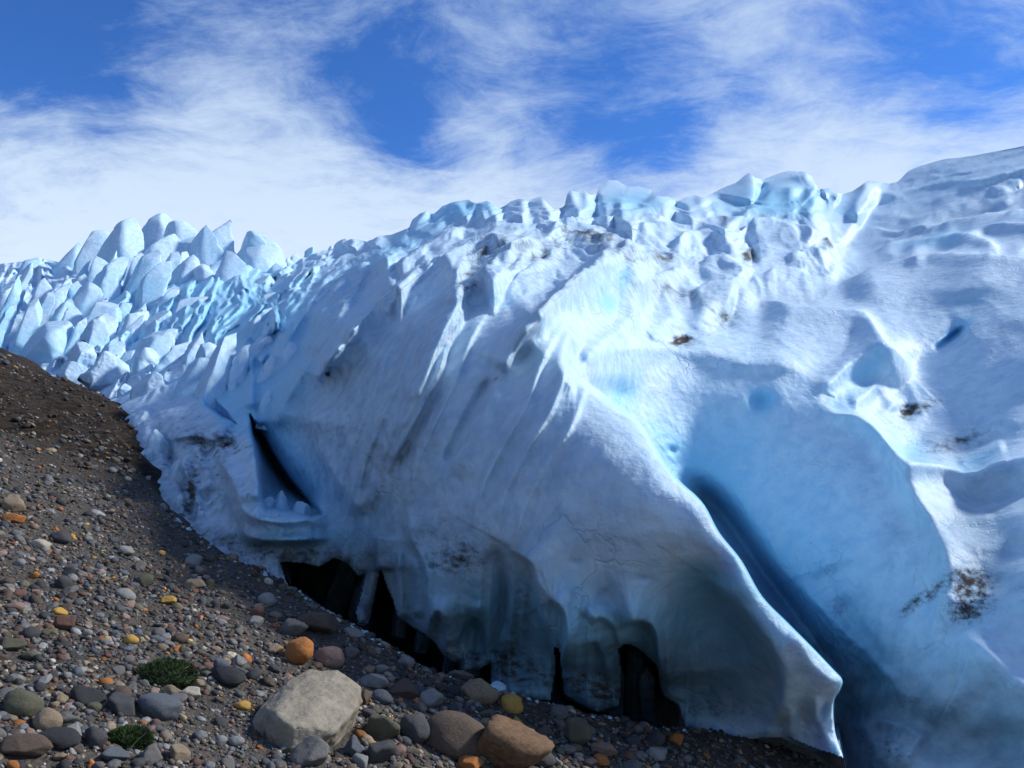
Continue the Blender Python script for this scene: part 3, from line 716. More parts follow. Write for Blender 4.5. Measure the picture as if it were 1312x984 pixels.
PAINT_DIRT = [(1135, 960, 50, 30, 0, 0.5),
    (540, 790, 70, 40, 10, 0.35), (600, 845, 60, 26, 10, 0.5), (680, 870, 70, 30, 8, 0.45), (800, 885, 90, 30, 8, 0.45), (930, 915, 80, 26, 0, 0.35), (460, 720, 50, 30, 0, 0.4), (860, 840, 110, 60, 0, 0.16),  # lower bulge: basal dirt, with shade of the overhang painted in
    (872, 440, 12, 7, 0, 1.0), (880, 443, 26, 10, -10, 0.5), (925, 415, 36, 16, -20, 0.55), (1162, 530, 13, 12, 0, 0.8), (1187, 522, 30, 10, -20, 0.6), (1225, 568, 52, 16, -20, 0.6), (1245, 750, 38, 26, 20, 0.95), (1235, 785, 26, 16, 0, 0.9),
    (1180, 768, 38, 9, -38, 0.75), (1235, 690, 40, 30, 0, 0.25), (620, 330, 60, 22, -35, 0.30), (680, 330, 60, 14, -20, 0.25), (705, 340, 50, 6, 20, 0.35), (770, 320, 40, 8, 20, 0.4), (850, 385, 70, 12, 10, 0.42),
    (830, 350, 50, 9, 10, 0.35), (740, 312, 40, 9, 25, 0.35), (690, 345, 70, 20, -30, 0.30), (780, 335, 60, 14, 10, 0.30), (900, 345, 60, 14, 8, 0.3), (640, 325, 50, 12, -20, 0.3), (785, 306, 20, 4, -25, 0.5), (960, 338, 12, 9, 40, 0.8), (850, 345, 18, 6, 20, 0.4), (1010, 348, 50, 8, 10, 0.3), (1065, 330, 14, 10, 0, 0.7),
    (978, 283, 12, 10, -50, 0.6), (925, 288, 10, 10, 45, 0.6), (1000, 385, 70, 8, -4, 0.25), (500, 590, 6, 34, 32, 0.3), (535, 520, 5, 60, 32, 0.2), (575, 430, 6, 60, 30, 0.25), (600, 370, 16, 30, 30, 0.5),
    (500, 380, 18, 26, 40, 0.35), (420, 478, 4, 7, 30, 0.9), (690, 560, 14, 50, 25, 0.28), (720, 500, 26, 20, 0, 0.2), (470, 500, 60, 40, -40, 0.2), (570, 690, 70, 60, 0, 0.35), (590, 720, 40, 20, 0, 0.45), (430, 560, 40, 60, -20, 0.25),
    (660, 800, 26, 70, 5, 0.42), (770, 886, 40, 14, 10, 0.35), (290, 470, 10, 14, 0, 0.2), (225, 530, 40, 30, 0, 0.25), (275, 565, 40, 14, 10, 0.45), (255, 600, 24, 50, 0, 0.42), (285, 600, 16, 40, 0, 0.3), (240, 640, 14, 34, 10, 0.6),
    (300, 700, 90, 20, 15, 0.6), (390, 708, 50, 12, 0, 0.5), (200, 600, 26, 60, 0, 0.3), (295, 560, 14, 14, 0, 0.4), (60, 440, 50, 20, 20, 0.15), (450, 380, 30, 30, 0, 0.15), (1012, 850, 8, 40, -30, 0.2), (1060, 940, 26, 26, 0, 0.3),
    (640, 300, 30, 8, 0, 0.25), (1250, 276, 40, 4, -15, 0.2), (1220, 318, 60, 5, 5, 0.25), (1200, 334, 60, 4, 0, 0.25),
]
PAINT_MURK_SHADE = [(1130, 850, 70, 60, 30, 0.2), (1235, 665, 50, 70, 0, 0.22), (468, 768, 20, 40, 10, 0.6), (720, 560, 120, 90, 30, 0.10),   # grey bulge face, dark basal ice, and shade painted on over-bright parts
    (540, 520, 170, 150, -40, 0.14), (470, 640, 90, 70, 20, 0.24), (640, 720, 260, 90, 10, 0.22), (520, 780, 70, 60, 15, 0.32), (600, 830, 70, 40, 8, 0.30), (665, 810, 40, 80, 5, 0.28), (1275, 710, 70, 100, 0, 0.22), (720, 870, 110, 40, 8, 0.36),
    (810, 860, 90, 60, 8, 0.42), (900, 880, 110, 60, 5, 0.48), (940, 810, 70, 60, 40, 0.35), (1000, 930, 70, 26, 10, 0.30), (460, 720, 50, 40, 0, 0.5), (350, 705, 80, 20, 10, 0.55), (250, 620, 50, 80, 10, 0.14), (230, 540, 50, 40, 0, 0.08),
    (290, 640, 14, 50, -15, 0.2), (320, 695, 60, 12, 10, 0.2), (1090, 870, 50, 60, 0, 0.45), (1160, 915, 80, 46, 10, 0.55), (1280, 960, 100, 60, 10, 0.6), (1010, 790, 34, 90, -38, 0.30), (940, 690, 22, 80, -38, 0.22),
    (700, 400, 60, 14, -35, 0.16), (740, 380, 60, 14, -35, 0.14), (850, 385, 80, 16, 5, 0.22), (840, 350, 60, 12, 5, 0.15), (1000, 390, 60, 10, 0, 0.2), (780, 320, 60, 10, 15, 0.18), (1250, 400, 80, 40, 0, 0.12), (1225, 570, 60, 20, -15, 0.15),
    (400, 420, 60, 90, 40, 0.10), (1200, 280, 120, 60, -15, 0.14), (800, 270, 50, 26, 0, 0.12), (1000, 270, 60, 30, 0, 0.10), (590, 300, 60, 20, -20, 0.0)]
LINES_DIRT = [([(612, 372), (580, 426), (562, 481), (536, 532), (510, 580), (495, 608)], 3.2, 1.0), ([(600, 368), (566, 428), (547, 480), (526, 520)], 4, 0.7), ([(524, 366), (508, 388), (492, 406)], 4, 0.8), ([(704, 400), (690, 423), (664, 445)], 2.5, 0.6),
    ([(820, 368), (850, 380), (890, 384), (930, 372)], 3, 0.7), ([(735, 300), (760, 318), (790, 322)], 3, 0.6), ([(830, 362), (860, 372), (885, 365)], 2.5, 0.6), ([(690, 330), (660, 345), (630, 360)], 7, 0.5), ([(1173, 467), (1196, 451)], 1.5, 0.8),
    ([(1080, 350), (1130, 336), (1190, 334)], 3, 0.35), ([(255, 650), (240, 610), (236, 560)], 3, 0.9), ([(238, 470), (222, 500), (210, 520)], 3, 0.6), ([(960, 325), (966, 342)], 4, 1.0), ([(925, 280), (932, 300)], 4, 0.8),
    ([(1137, 245), (1110, 270), (1095, 300)], 4, 0.5), ([(1010, 352), (1060, 350), (1080, 345)], 4, 0.5), ([(1150, 795), (1170, 775), (1210, 742)], 5, 0.6), ([(880, 390), (905, 400), (935, 410)], 5, 0.4), ([(770, 360), (800, 372), (815, 392)], 4, 0.4),
    ([(670, 310), (700, 322), (740, 330)], 4, 0.45), ([(428, 470), (418, 482)], 3, 0.8), ([(690, 520), (672, 560), (664, 590)], 8, 0.35)]
def painted_lines(X, Y, lst):
    out = np.zeros_like(X)
    for pts, w_, a_ in lst:
        p_ = smooth_line(pts)
        m = (X > p_[:, 0].min() - 4 * w_) & (X < p_[:, 0].max() + 4 * w_) & (Y > p_[:, 1].min() - 4 * w_) & (Y < p_[:, 1].max() + 4 * w_)
        d, _, t_ = poly_dist(X[m], Y[m], p_)
        wob = 0.55 + 0.9 * perlin(np.stack([X[m] / 9, Y[m] / 9, 0 * d + w_], -1))
        out[m] += 0.5 * a_ * np.clip(wob, 0, 1.2) * np.exp(-(d / (w_ * 1.3)) ** 2) * sstep(t_, 0, 0.25) * (1 - sstep(t_, 0.75, 1))
    return out
def painted(X, Y, lst):
    out = np.zeros_like(X)
    for cx, cy, rx, ry, rot, amp in lst:
        a = math.radians(rot); ca, sa = math.cos(a), math.sin(a)
        m = (np.abs(X - cx) < 2.6 * max(rx, ry)) & (np.abs(Y - cy) < 2.6 * max(rx, ry))
        u = ((X[m] - cx) * ca + (Y[m] - cy) * sa) / rx; v = (-(X[m] - cx) * sa + (Y[m] - cy) * ca) / ry
        out[m] += amp * np.exp(-(u * u + v * v))
    return out

def glacier_depth(X, Y):
    """view distance of the ice surface over photo position"""
    Df, Db = FRONT(X, Y), BACK(X, Y)
    d, s, t = poly_dist(X, Y, FIN_FULL)
    sd_ = d * -s                      # positive on the right of the fin edge
    wdt = np.interp(Y, [0, 430, 492, 530], [70, 60, 5, 1.6])
    k = sstep(sd_, -wdt, wdt)
    # edge of the fin rounds away to the right
    inside = np.clip(-sd_, 0, None)
    rw = np.interp(Y, [0, 440, 500, 620, 900], [1, 1, 14, 22, 16])
    ramp = np.interp(Y, [0, 470, 540, 900], [0, 0, 1, 1])
    curl = np.clip(1 - inside / rw, 0, 1) ** 2.2 * ramp
    Df = Df + curl * 18 / F * Df
    D = Df * (1 - k) + Db * k
    return D, sd_, k

def build_glacier():
    step = 1.75
    xs = np.concatenate([-78 - np.geomspace(2, 420, 22)[::-1], np.arange(-78, 1398, step), 1398 + np.geomspace(2, 620, 32)]); ys = np.arange(176, 1012, step)
    n_rows = 445
    skx = np.array([p[0] for p in SKYLINE], float); sky_ = np.interp(xs, skx, [p[1] for p in SKYLINE]) + 0.8 * perlin(np.stack([xs / 5, 0 * xs, 0 * xs], -1)) * (xs < 1150)
    tr = np.linspace(0, 1, n_rows)[None, :]
    ks = np.exp(-np.linspace(-2, 2, 61) ** 2); ks /= ks.sum()
    sks = np.convolve(np.pad(sky_, 30, mode='edge'), ks, mode='valid')
    X = np.repeat(xs[:, None], n_rows, 1)
    Y = sks[:, None] + tr * (1012 - sks[:, None])
    Y = Y + (sky_ - sks)[:, None] * np.exp(-(Y - sks[:, None]) / 30.0)
    ys = Y[0]
    D, sd_, k = glacier_depth(X, Y)
    fe = apply_feats(X, Y, D)
    # features of the fin side do not spill over its edge
    D_base = FRONT(X, Y) * (1 - k) + BACK(X, Y) * k
    def slope_scale(B):
        gy = np.abs(np.gradient(B, axis=1) / np.gradient(Y, axis=1)); gx = np.abs(np.gradient(B, xs, axis=0))
        q = np.minimum(0.85 * gy + 0.3 * gx, 0.010 * B)
        for _ in range(3):
            for ax_ in (0, 1):
                kern = np.ones(17) / 17
                pad = [(8, 8) if a_ == ax_ else (0, 0) for a_ in (0, 1)]
                c_ = np.cumsum(np.insert(np.pad(q, pad, mode='edge'), 0, 0, axis=ax_), axis=ax_)
                q = (np.take(c_, range(17, c_.shape[ax_]), axis=ax_) - np.take(c_, range(0, c_.shape[ax_] - 17), axis=ax_)) / 17
        return B / F * 1.5 + q
    S = slope_scale(FRONT(X, Y)) * (1 - k) + slope_scale(BACK(X, Y)) * k
    fe = fe + k * apply_list(X, Y, FEATS_BACK)
    D = D - fe * S
    P0 = unproj(X, Y, D)
    # relief in real space
    lod = np.clip(D / 10.0, 0.7, 4)
    big = fbm(P0 * 0.55, 3, 0.5)
    n = 0.08 * big + 0.022 * fbm(P0 * 2.3, 3, 0.5)
    ser = sstep(470 - X, 0, 80) * sstep(600 - Y, 0, 80)
    n = n + np.clip(ser, 0, 1) * 0.03 * D * fbm(P0 * 9 / D[..., None], 3, 0.55, True)
    plat = sstep(X, 430, 560) * sstep(1120 - X, 0, 60) * sstep(400 - Y, 0, 60)
    wq = fbm(np.stack([X / 70, Y / 40, 0 * X + 4], -1), 2, 0.5)
    ta = np.interp(X, [560, 760, 900], [-0.75, -0.25, 0.14])       # lie of the waves
    cells = fbm(np.stack([(X + 22 * wq) / 62, (Y - ta * (X - 700) * 0.9 + 16 * wq) / 21, 0 * X], -1), 2, 0.42, True)
    cells = cells * np.interp(Y, [235, 262, 300], [0.2, 0.45, 1.0])
    n = n + plat * cells * 3.0 * S
    # ribs that run down the bulge and turn upright at its foot
    yy = np.arange(150, 1100.0); sl = np.interp(yy, [150, 330, 450, 600, 740, 860, 1100], [0.7, 0.66, 0.56, 0.36, 0.08, 0.0, 0.0])
    G = np.interp(Y, yy, np.cumsum(sl))
    u_ = X + G
    bul = sstep(X + 0.42 * (Y - 560), 352, 440) * sstep(-sd_, 6, 60) * sstep(Y, 340, 400)
    ribs = fbm(np.stack([u_ / 60, Y / 500, 0 * X + 2.2], -1), 2, 0.4, True) * 12 + fbm(np.stack([u_ / 19, Y / 200, 0 * X + 5], -1), 1, 0.5, True) * 3.4
    flut = fbm(np.stack([u_ / 26, Y / 240, 0 * X + 9], -1), 2, 0.5, True) * 20 * sstep(Y - 0.22 * (X - 450), 660, 760) * sstep(960 - X, 0, 120)
    n = n + bul * (ribs * np.interp(X, [500, 640, 800, 900], [1.0, 0.8, 0.35, 0.15]) * np.interp(Y, [340, 450], [0.6, 1]) + flut) * D / F * 1.5
    # folds drawn out across the dome and the shoulder
    v_ = Y + 0.27 * (X - 1100)
    fold = fbm(np.stack([X / 150, v_ / 19, 0 * X + 1], -1), 3, 0.5, True)
    n = n + fold * sstep(X, 1080, 1150) * sstep(345 - Y, 0, 25) * 7.5 * S
    soft_ = fbm(np.stack([X / 130, (Y + 0.2 * X) / 60, 0 * X + 3], -1), 2, 0.5)
    n = n + soft_ * k * sstep(X, 1080, 1150) * sstep(Y, 350, 400) * 9 * S
    # the slope under the seracs is itself split into leaning blades
    serm = sstep(385 + (430 - Y) * 0.75 - X, 0, 60) * sstep(540 - Y, 0, 60)
    ac = X * 0.45 - Y * 0.9; cr_ = X * 0.9 + Y * 0.45
    wz = fbm(np.stack([X / 50, Y / 50, 0 * X], -1), 2)
    n = n + serm * fbm(np.stack([(cr_ + 14 * wz) / 26, (ac + 20 * wz) / 58, 0 * X + 2], -1), 3, 0.5, True) * 24 * S
    frt = sstep(X, 150, 190) * sstep(345 + (Y - 560) * 0.35 - X, 0, 30) * sstep(Y, 500, 550)
    n = n + frt * (fbm(P0 * np.array([2.2, 2.2, 1.3]), 4, 0.55, True) * 0.30)
    rg = painted(X, Y, [(440, 570, 70, 90, -30, 0.9), (500, 470, 90, 90, 0, 0.55), (560, 400, 60, 60, 0, 0.5), (620, 340, 70, 40, 0, 0.5), (250, 600, 70, 90, 0, 0.7),
                        (800, 360, 120, 40, 0, 0.3), (1000, 350, 100, 30, 0, 0.3), (600, 600, 200, 120, 0, 0.25), (1080, 820, 80, 60, 0, 0.5)])
    n = n + rg * 0.045 * fbm(P0 * 6.0, 3, 0.6) * (1 + 0 * D)
    D = D - n
    # no undercut steeper than a real wave crest would keep on the open plateau
    L_ = np.log(D); r_ = -0.12 / F * Y
    Lc = np.minimum.accumulate(L_ - r_, axis=1) + r_
    mk_ = sstep(X, 420, 480) * sstep(505 - Y, 0, 30) * (1 - painted(X, Y, [(1218, 434, 40, 26, 0, 1.0)]))
    mk_ = mk_ * (1 - sstep(Y, 385, 450) * sstep(770 - X, 0, 60))
    Lm = L_ * (1 - mk_) + Lc * mk_
    def blur(q, r):
        for ax_ in (0, 1):
            pad = [(r, r) if a_ == ax_ else (0, 0) for a_ in (0, 1)]
            c_ = np.cumsum(np.insert(np.pad(q, pad, mode='edge'), 0, 0, axis=ax_), axis=ax_)
            q = (np.take(c_, range(2 * r + 1, c_.shape[ax_]), axis=ax_) - np.take(c_, range(0, c_.shape[ax_] - 2 * r - 1), axis=ax_)) / (2 * r + 1)
        return q
    Lb = blur(blur(Lm, 1), 2)
    wb = mk_ * sstep(Y, 262, 300) * np.interp(X, [430, 600], [0.2, 0.6])
    D = np.exp(Lm * (1 - wb) + Lb * wb)
    # melt crust, too fine for the traced shapes
    Pn = unproj(X, Y, D)
    D = D + (0.010 * fbm(Pn * 7.0, 3, 0.55, True) + 0.35 * D / F * fbm(np.stack([X / 6.5, Y / 5.0, 0 * X], -1), 2, 0.5)) * (1 + 0.8 * rg)
    # the ground between the seracs lies lower
    D = D * (1 + 0.16 * sstep(372 + (420 - Y) * 0.5 - X, 0, 50) * sstep(535 - Y, 0, 60))
    # the skyline rounds over
    sk, _, _ = poly_dist(X, Y, SKYLINE)
    cr = np.clip(1 - sk / np.interp(X, [1090, 1180], [7, 22]), 0, 1) ** 2
    D = D + cr * np.interp(X, [1090, 1180], [14, 24]) / F * D
    # and the foot curls under
    ft, _, _ = poly_dist(X, Y, FOOT[14:-8])
    cf = np.clip(1 - ft / 11.0, 0, 1) ** 2.0
    D = D + cf * 14 / F * D
    V = unproj(X, Y, D)
    # melt waves on the open top of the glacier, raised in real space with sharp crests
    # (their size grows with the distance up the glacier)
    lr = np.log(D_base); lx = X / 60.0
    wa = fbm(np.stack([X / 90, lr / 0.35, 0 * X + 4], -1), 2); wb2 = fbm(np.stack([X / 90, lr / 0.35, 0 * X + 9], -1), 2)
    shear = np.interp(X, [500, 720, 840, 1100], [-2.2, -1.2, 0.4, 0.8])
    def waves(sx, sl, oc, ofs):
        return fbm(np.stack([X / sx + 0.9 * wa, lr / sl + shear * (X - 720) / 160 + 1.0 * wb2, 0 * X + ofs], -1), oc, 0.5, True)
    h1 = waves(62, 0.17, 3, 1.0); h2 = waves(26, 0.085, 2, 6.0); h3 = waves(170, 0.16, 2, 12.0)
    topm = sstep(X, 500, 600) * sstep(1110 - X, 0, 60) * sstep(np.interp(X, [520, 700, 760, 1000, 1120], [395, 425, 420, 402, 372]) - Y, 0, 45) * sstep(Y, 250, 290)
    leftm = sstep(X, 350, 430) * (1 - sstep(X, 500, 600)) * sstep(460 - Y - (X - 430) * 0.2, 0, 60) * sstep(Y, 300, 340)
    domem = sstep(X, 1090, 1150) * sstep(352 - Y, 0, 14) * sstep(Y, 190, 235)
    sho = k * sstep(X, 800, 900) * sstep(Y, 345, 380) * (1 - domem) * (1 - sstep(Y, 500, 560))
    hh = (topm * (h1 * 17 + h2 * 6) + leftm * (h1 * 12 + h2 * 8) + domem * (h3 * 10 + h2 * 2.0) + sho * h3 * 5) * D / F
    V[..., 2] += hh + apply_list(X, Y, FEATS_UP) * D / F
    nx, ny = X.shape
    inside = in_poly(X, Y, [(-530, -50), (2110, -50)] + FOOT)
    # snap border vertices to the outline
    border = np.zeros_like(inside)
    cell = inside[:-1, :-1] & inside[1:, :-1] & inside[1:, 1:] & inside[:-1, 1:]
    idx = np.arange(nx * ny).reshape(nx, ny)
    quads = np.stack([idx[:-1, :-1], idx[:-1, 1:], idx[1:, 1:], idx[1:, :-1]], -1)
    cx = 0.25 * (X[:-1, :-1] + X[1:, 1:] + X[1:, :-1] + X[:-1, 1:]); cy = 0.25 * (Y[:-1, :-1] + Y[1:, 1:] + Y[1:, :-1] + Y[:-1, 1:])
    # normals over the whole sheet so that part seams do not show
    Vf = V.reshape(-1, 3)
    q = quads[cell]
    nf = np.cross(Vf[q[:, 2]] - Vf[q[:, 0]], Vf[q[:, 3]] - Vf[q[:, 1]])
    nv = np.zeros_like(Vf)
    nfu = nf / (np.linalg.norm(nf, axis=1)[:, None] + 1e-12)
    for j in range(4): np.add.at(nv, q[:, j], nfu)
    nv /= (np.linalg.norm(nv, axis=1)[:, None] + 1e-12)
    b1 = painted(X, Y, PAINT_BLUE)
    b2 = painted(X, Y, [(620, 850, 110, 60, 12, 0.30), (820, 900, 130, 50, 8, 0.30), (930, 800, 75, 60, 40, 0.55), (905, 745, 34, 22, 40, 0.4), (540, 760, 40, 70, 0, 0.35), (665, 790, 90, 70, 0, 0.25), (800, 830, 70, 50, 0, 0.4), (700, 820, 400, 90, 10, 0.15), (700, 620, 500, 260, 0, 0.07)])  # deeper blue low on the bulge: basal ice plus painted shade
    kw = sstep(-sd_, 0, 3) * sstep(X, 540, 640) * sstep(Y, 470, 560)
    bl = (b1 * (1 - kw) + b2 * kw).ravel()
    dwob = np.clip(0.95 + 1.1 * fbm(np.stack([X / 11, Y / 7, 0 * X + 2], -1), 3, 0.6), 0.1, 1.8)
    di = (painted(X, Y, PAINT_DIRT) * dwob + painted_lines(X, Y, LINES_DIRT)).ravel()
    mu = np.clip(painted(X, Y, PAINT_MURK_SHADE), 0, 0.85).ravel()
    front_only = np.clip(painted(X, Y, [p for p in PAINT_MURK_SHADE if p[0] < 1000 and p[1] > 500]), 0, 0.85)
    back_only = np.clip(painted(X, Y, [p for p in PAINT_MURK_SHADE if p[0] >= 1000 or p[1] <= 500 or p[0] == 940 and p[1] == 690]), 0, 0.85)
    mu = np.where((Y > 500) & (sd_ > 1), back_only, np.where((Y > 500) & (X > 850), front_only, painted(X, Y, PAINT_MURK_SHADE).clip(0, 0.85))).ravel()
    rgf = rg.ravel()
    # parts
    fin_poly = [(742, 470), *[tuple(a) for a in FIN], (987, 1040), (860, 1040), (860, 700), (760, 600)]
    regions = []
    isfin = (in_poly(cx, cy, [(742, 486)] + [tuple(a) for a in FIN] + [(1090, 1040), (858, 1040), (858, 690), (790, 590)]))
    hollow = in_poly(cx, cy, [tuple(a) for a in FIN[::-1]] + [(742, 489), (756, 478), (783, 458), (814, 452), (850, 448), (886, 451), (925, 462), (955, 468), (988, 467), (1025, 474), (1050, 490),
                                  (1050, 517), (1069, 535), (1098, 541), (1119, 554), (1138, 576), (1154, 606), (1177, 639), (1203, 680), (1214, 715), (1212, 750), (1200, 800), (1215, 850), (1225, 1040), (1090, 1040)]) & ~isfin
    slope = in_poly(cx, cy, [(-600, 100), (365, 100), (420, 345), (445, 372), (400, 400), (362, 440), (335, 480), (326, 535), (345, 575), (368, 612), (408, 655), (424, 690), (424, 760), (360, 780), (-600, 780)])
    foot = slope & (cy > 545)
    slope = slope & ~foot
    dome = in_poly(cx, cy, [(1060, 378), (1075, 330), (1102, 291), (1137, 245), (1150, 120), (2200, 120), (2200, 350), (1312, 341), (1204, 337), (1132, 346)])
    shoulder = in_poly(cx, cy, [(975, 392), (1060, 378), (1132, 346), (1204, 337), (1312, 341), (2200, 350), (2200, 1100), (1225, 1100), (1215, 850), (1190, 800), (1214, 715), (1138, 576), (1050, 515), (1050, 490), (988, 467)]) & ~hollow & ~dome & ~isfin
    plateau = in_poly(cx, cy, [(420, 345), (500, 325), (560, 330), (640, 316), (794, 322), (758, 359), (717, 385), (680, 420), (718, 465), (742, 488), (988, 467), (975, 392), (1060, 378), (1150, 150), (300, 150), (365, 346)]) & ~hollow & ~slope & ~dome & ~shoulder
    used = np.zeros_like(cell)
    for name, mask, lab in (('ice_fin', isfin, 'thin pale fin of ice with a curved bright edge and a splayed foot'),
                       ('ice_hollow', hollow, 'smooth deep blue hollow behind the fin'),
                       ('serac_slope', slope, 'pale blue broken slope between the seracs'),
                       ('dirty_ice_foot', foot, 'dirty grey foot of ice with a curled ledge beside the crevasse'),
                       ('ice_dome', dome, 'high smooth dome of ice on the skyline'),
                       ('ice_shoulder', shoulder, 'smooth rounded shoulder with a scooped pit and silt stains'),
                       ('ice_plateau', plateau, 'rippled white plateau with brown silt between its waves'),
                       ('ice_bulge', np.ones_like(cell), 'blue-grey fluted bulge with long diagonal grooves')):
        m = cell & mask & ~used
        used |= m
        qq = quads[m]
        if not len(qq): continue
        u, inv = np.unique(qq, return_inverse=True)
        o = mesh_obj(name, Vf[u], inv.reshape(-1, 4), ICE, glacier, attrs={'blue': bl[u], 'dirt': di[u], 'rough': rgf[u], 'murk_shade': mu[u]}, normals=nv[u])
        o['label'] = lab
    # ---- roof of the overhang and the far side of the crests: the outline carried back into the glacier
    def skirt(name, line, back, drop, rows=5, blue=0.5, dirt=0.2, off=10, murk_shade=0.0):
        L = smooth_line(line, 3)
        x, y = L[:, 0], L[:, 1]
        Dl, _, _ = glacier_depth(x, y)
        Dl = Dl - apply_feats(x, y, Dl) * Dl / F
        Dl = Dl + off / F * Dl
        A = unproj(x, y, Dl)
        rowsP = []
        c = np.array([0, 0, EYE])
        dirs = A - c; dirs /= np.linalg.norm(dirs, axis=1)[:, None]
        for r in range(rows + 1):
            t_ = r / rows
            B = A + dirs * back * t_ + np.array([0, 0, drop * t_])
            B = B + 0.12 * t_ * np.stack([perlin(A * 1.3 + 5), perlin(A * 1.3 + 9 + t_), perlin(A * 1.3 + 13 + t_)], -1) * (0 if r == 0 else 1)
            rowsP.append(B)
        V2 = np.concatenate(rowsP); n_ = len(A)
        i2 = np.arange(len(V2)).reshape(rows + 1, n_)
        f2 = np.stack([i2[:-1, :-1], i2[1:, :-1], i2[1:, 1:], i2[:-1, 1:]], -1).reshape(-1, 4)
        return mesh_obj(name, V2, f2, ICE, glacier, attrs={'blue': np.full(len(V2), blue), 'dirt': np.full(len(V2), dirt), 'rough': np.full(len(V2), 0.3), 'murk_shade': np.full(len(V2), murk_shade)})
    skirt('overhang_roof', FOOT[7:-7], 5.5, 0.5, blue=0.5, dirt=0.05, murk_shade=0.85)
    skirt('crest_back', [(a, b + 3.5) for a, b in SKYLINE], 8, -6, blue=0.2, dirt=0.0, off=70)
build_glacier()

# walls and floor of the dark hollow melted out under the ice
def build_cave():
    xs = np.arange(150, 1420, 12.0); ys = np.arange(640, 1060, 12.0)
    X, Y = np.meshgrid(xs, ys, indexing='ij')
    Df, Db = FRONT(X, np.minimum(Y, 760)), BACK(X, np.minimum(Y, 900))
    D = np.where(X < 1085, Df, np.minimum(Df, Db)) + 4.2
    D = np.interp(X, [150, 420, 560, 840, 930, 1100, 1420], [12.5, 9.6, 8.6, 8.2, 13.0, 13.0, 13.0])
    V = unproj(X, Y, D)
    V = V + 0.35 * np.stack([perlin(V * 0.8), perlin(V * 0.8 + 7), perlin(V * 0.8 + 3)], -1)
    idx = np.arange(X.size).reshape(X.shape)
    q = np.stack([idx[:-1, :-1], idx[:-1, 1:], idx[1:, 1:], idx[1:, :-1]], -1).reshape(-1, 4)
    n = X.size
    mesh_obj('cave_wall', V.reshape(-1, 3), q, ICE, glacier, attrs={'blue': np.full(n, 0.7), 'dirt': np.full(n, 0.5), 'rough': np.full(n, 0.4), 'murk_shade': np.full(n, 0.95)})
build_cave()

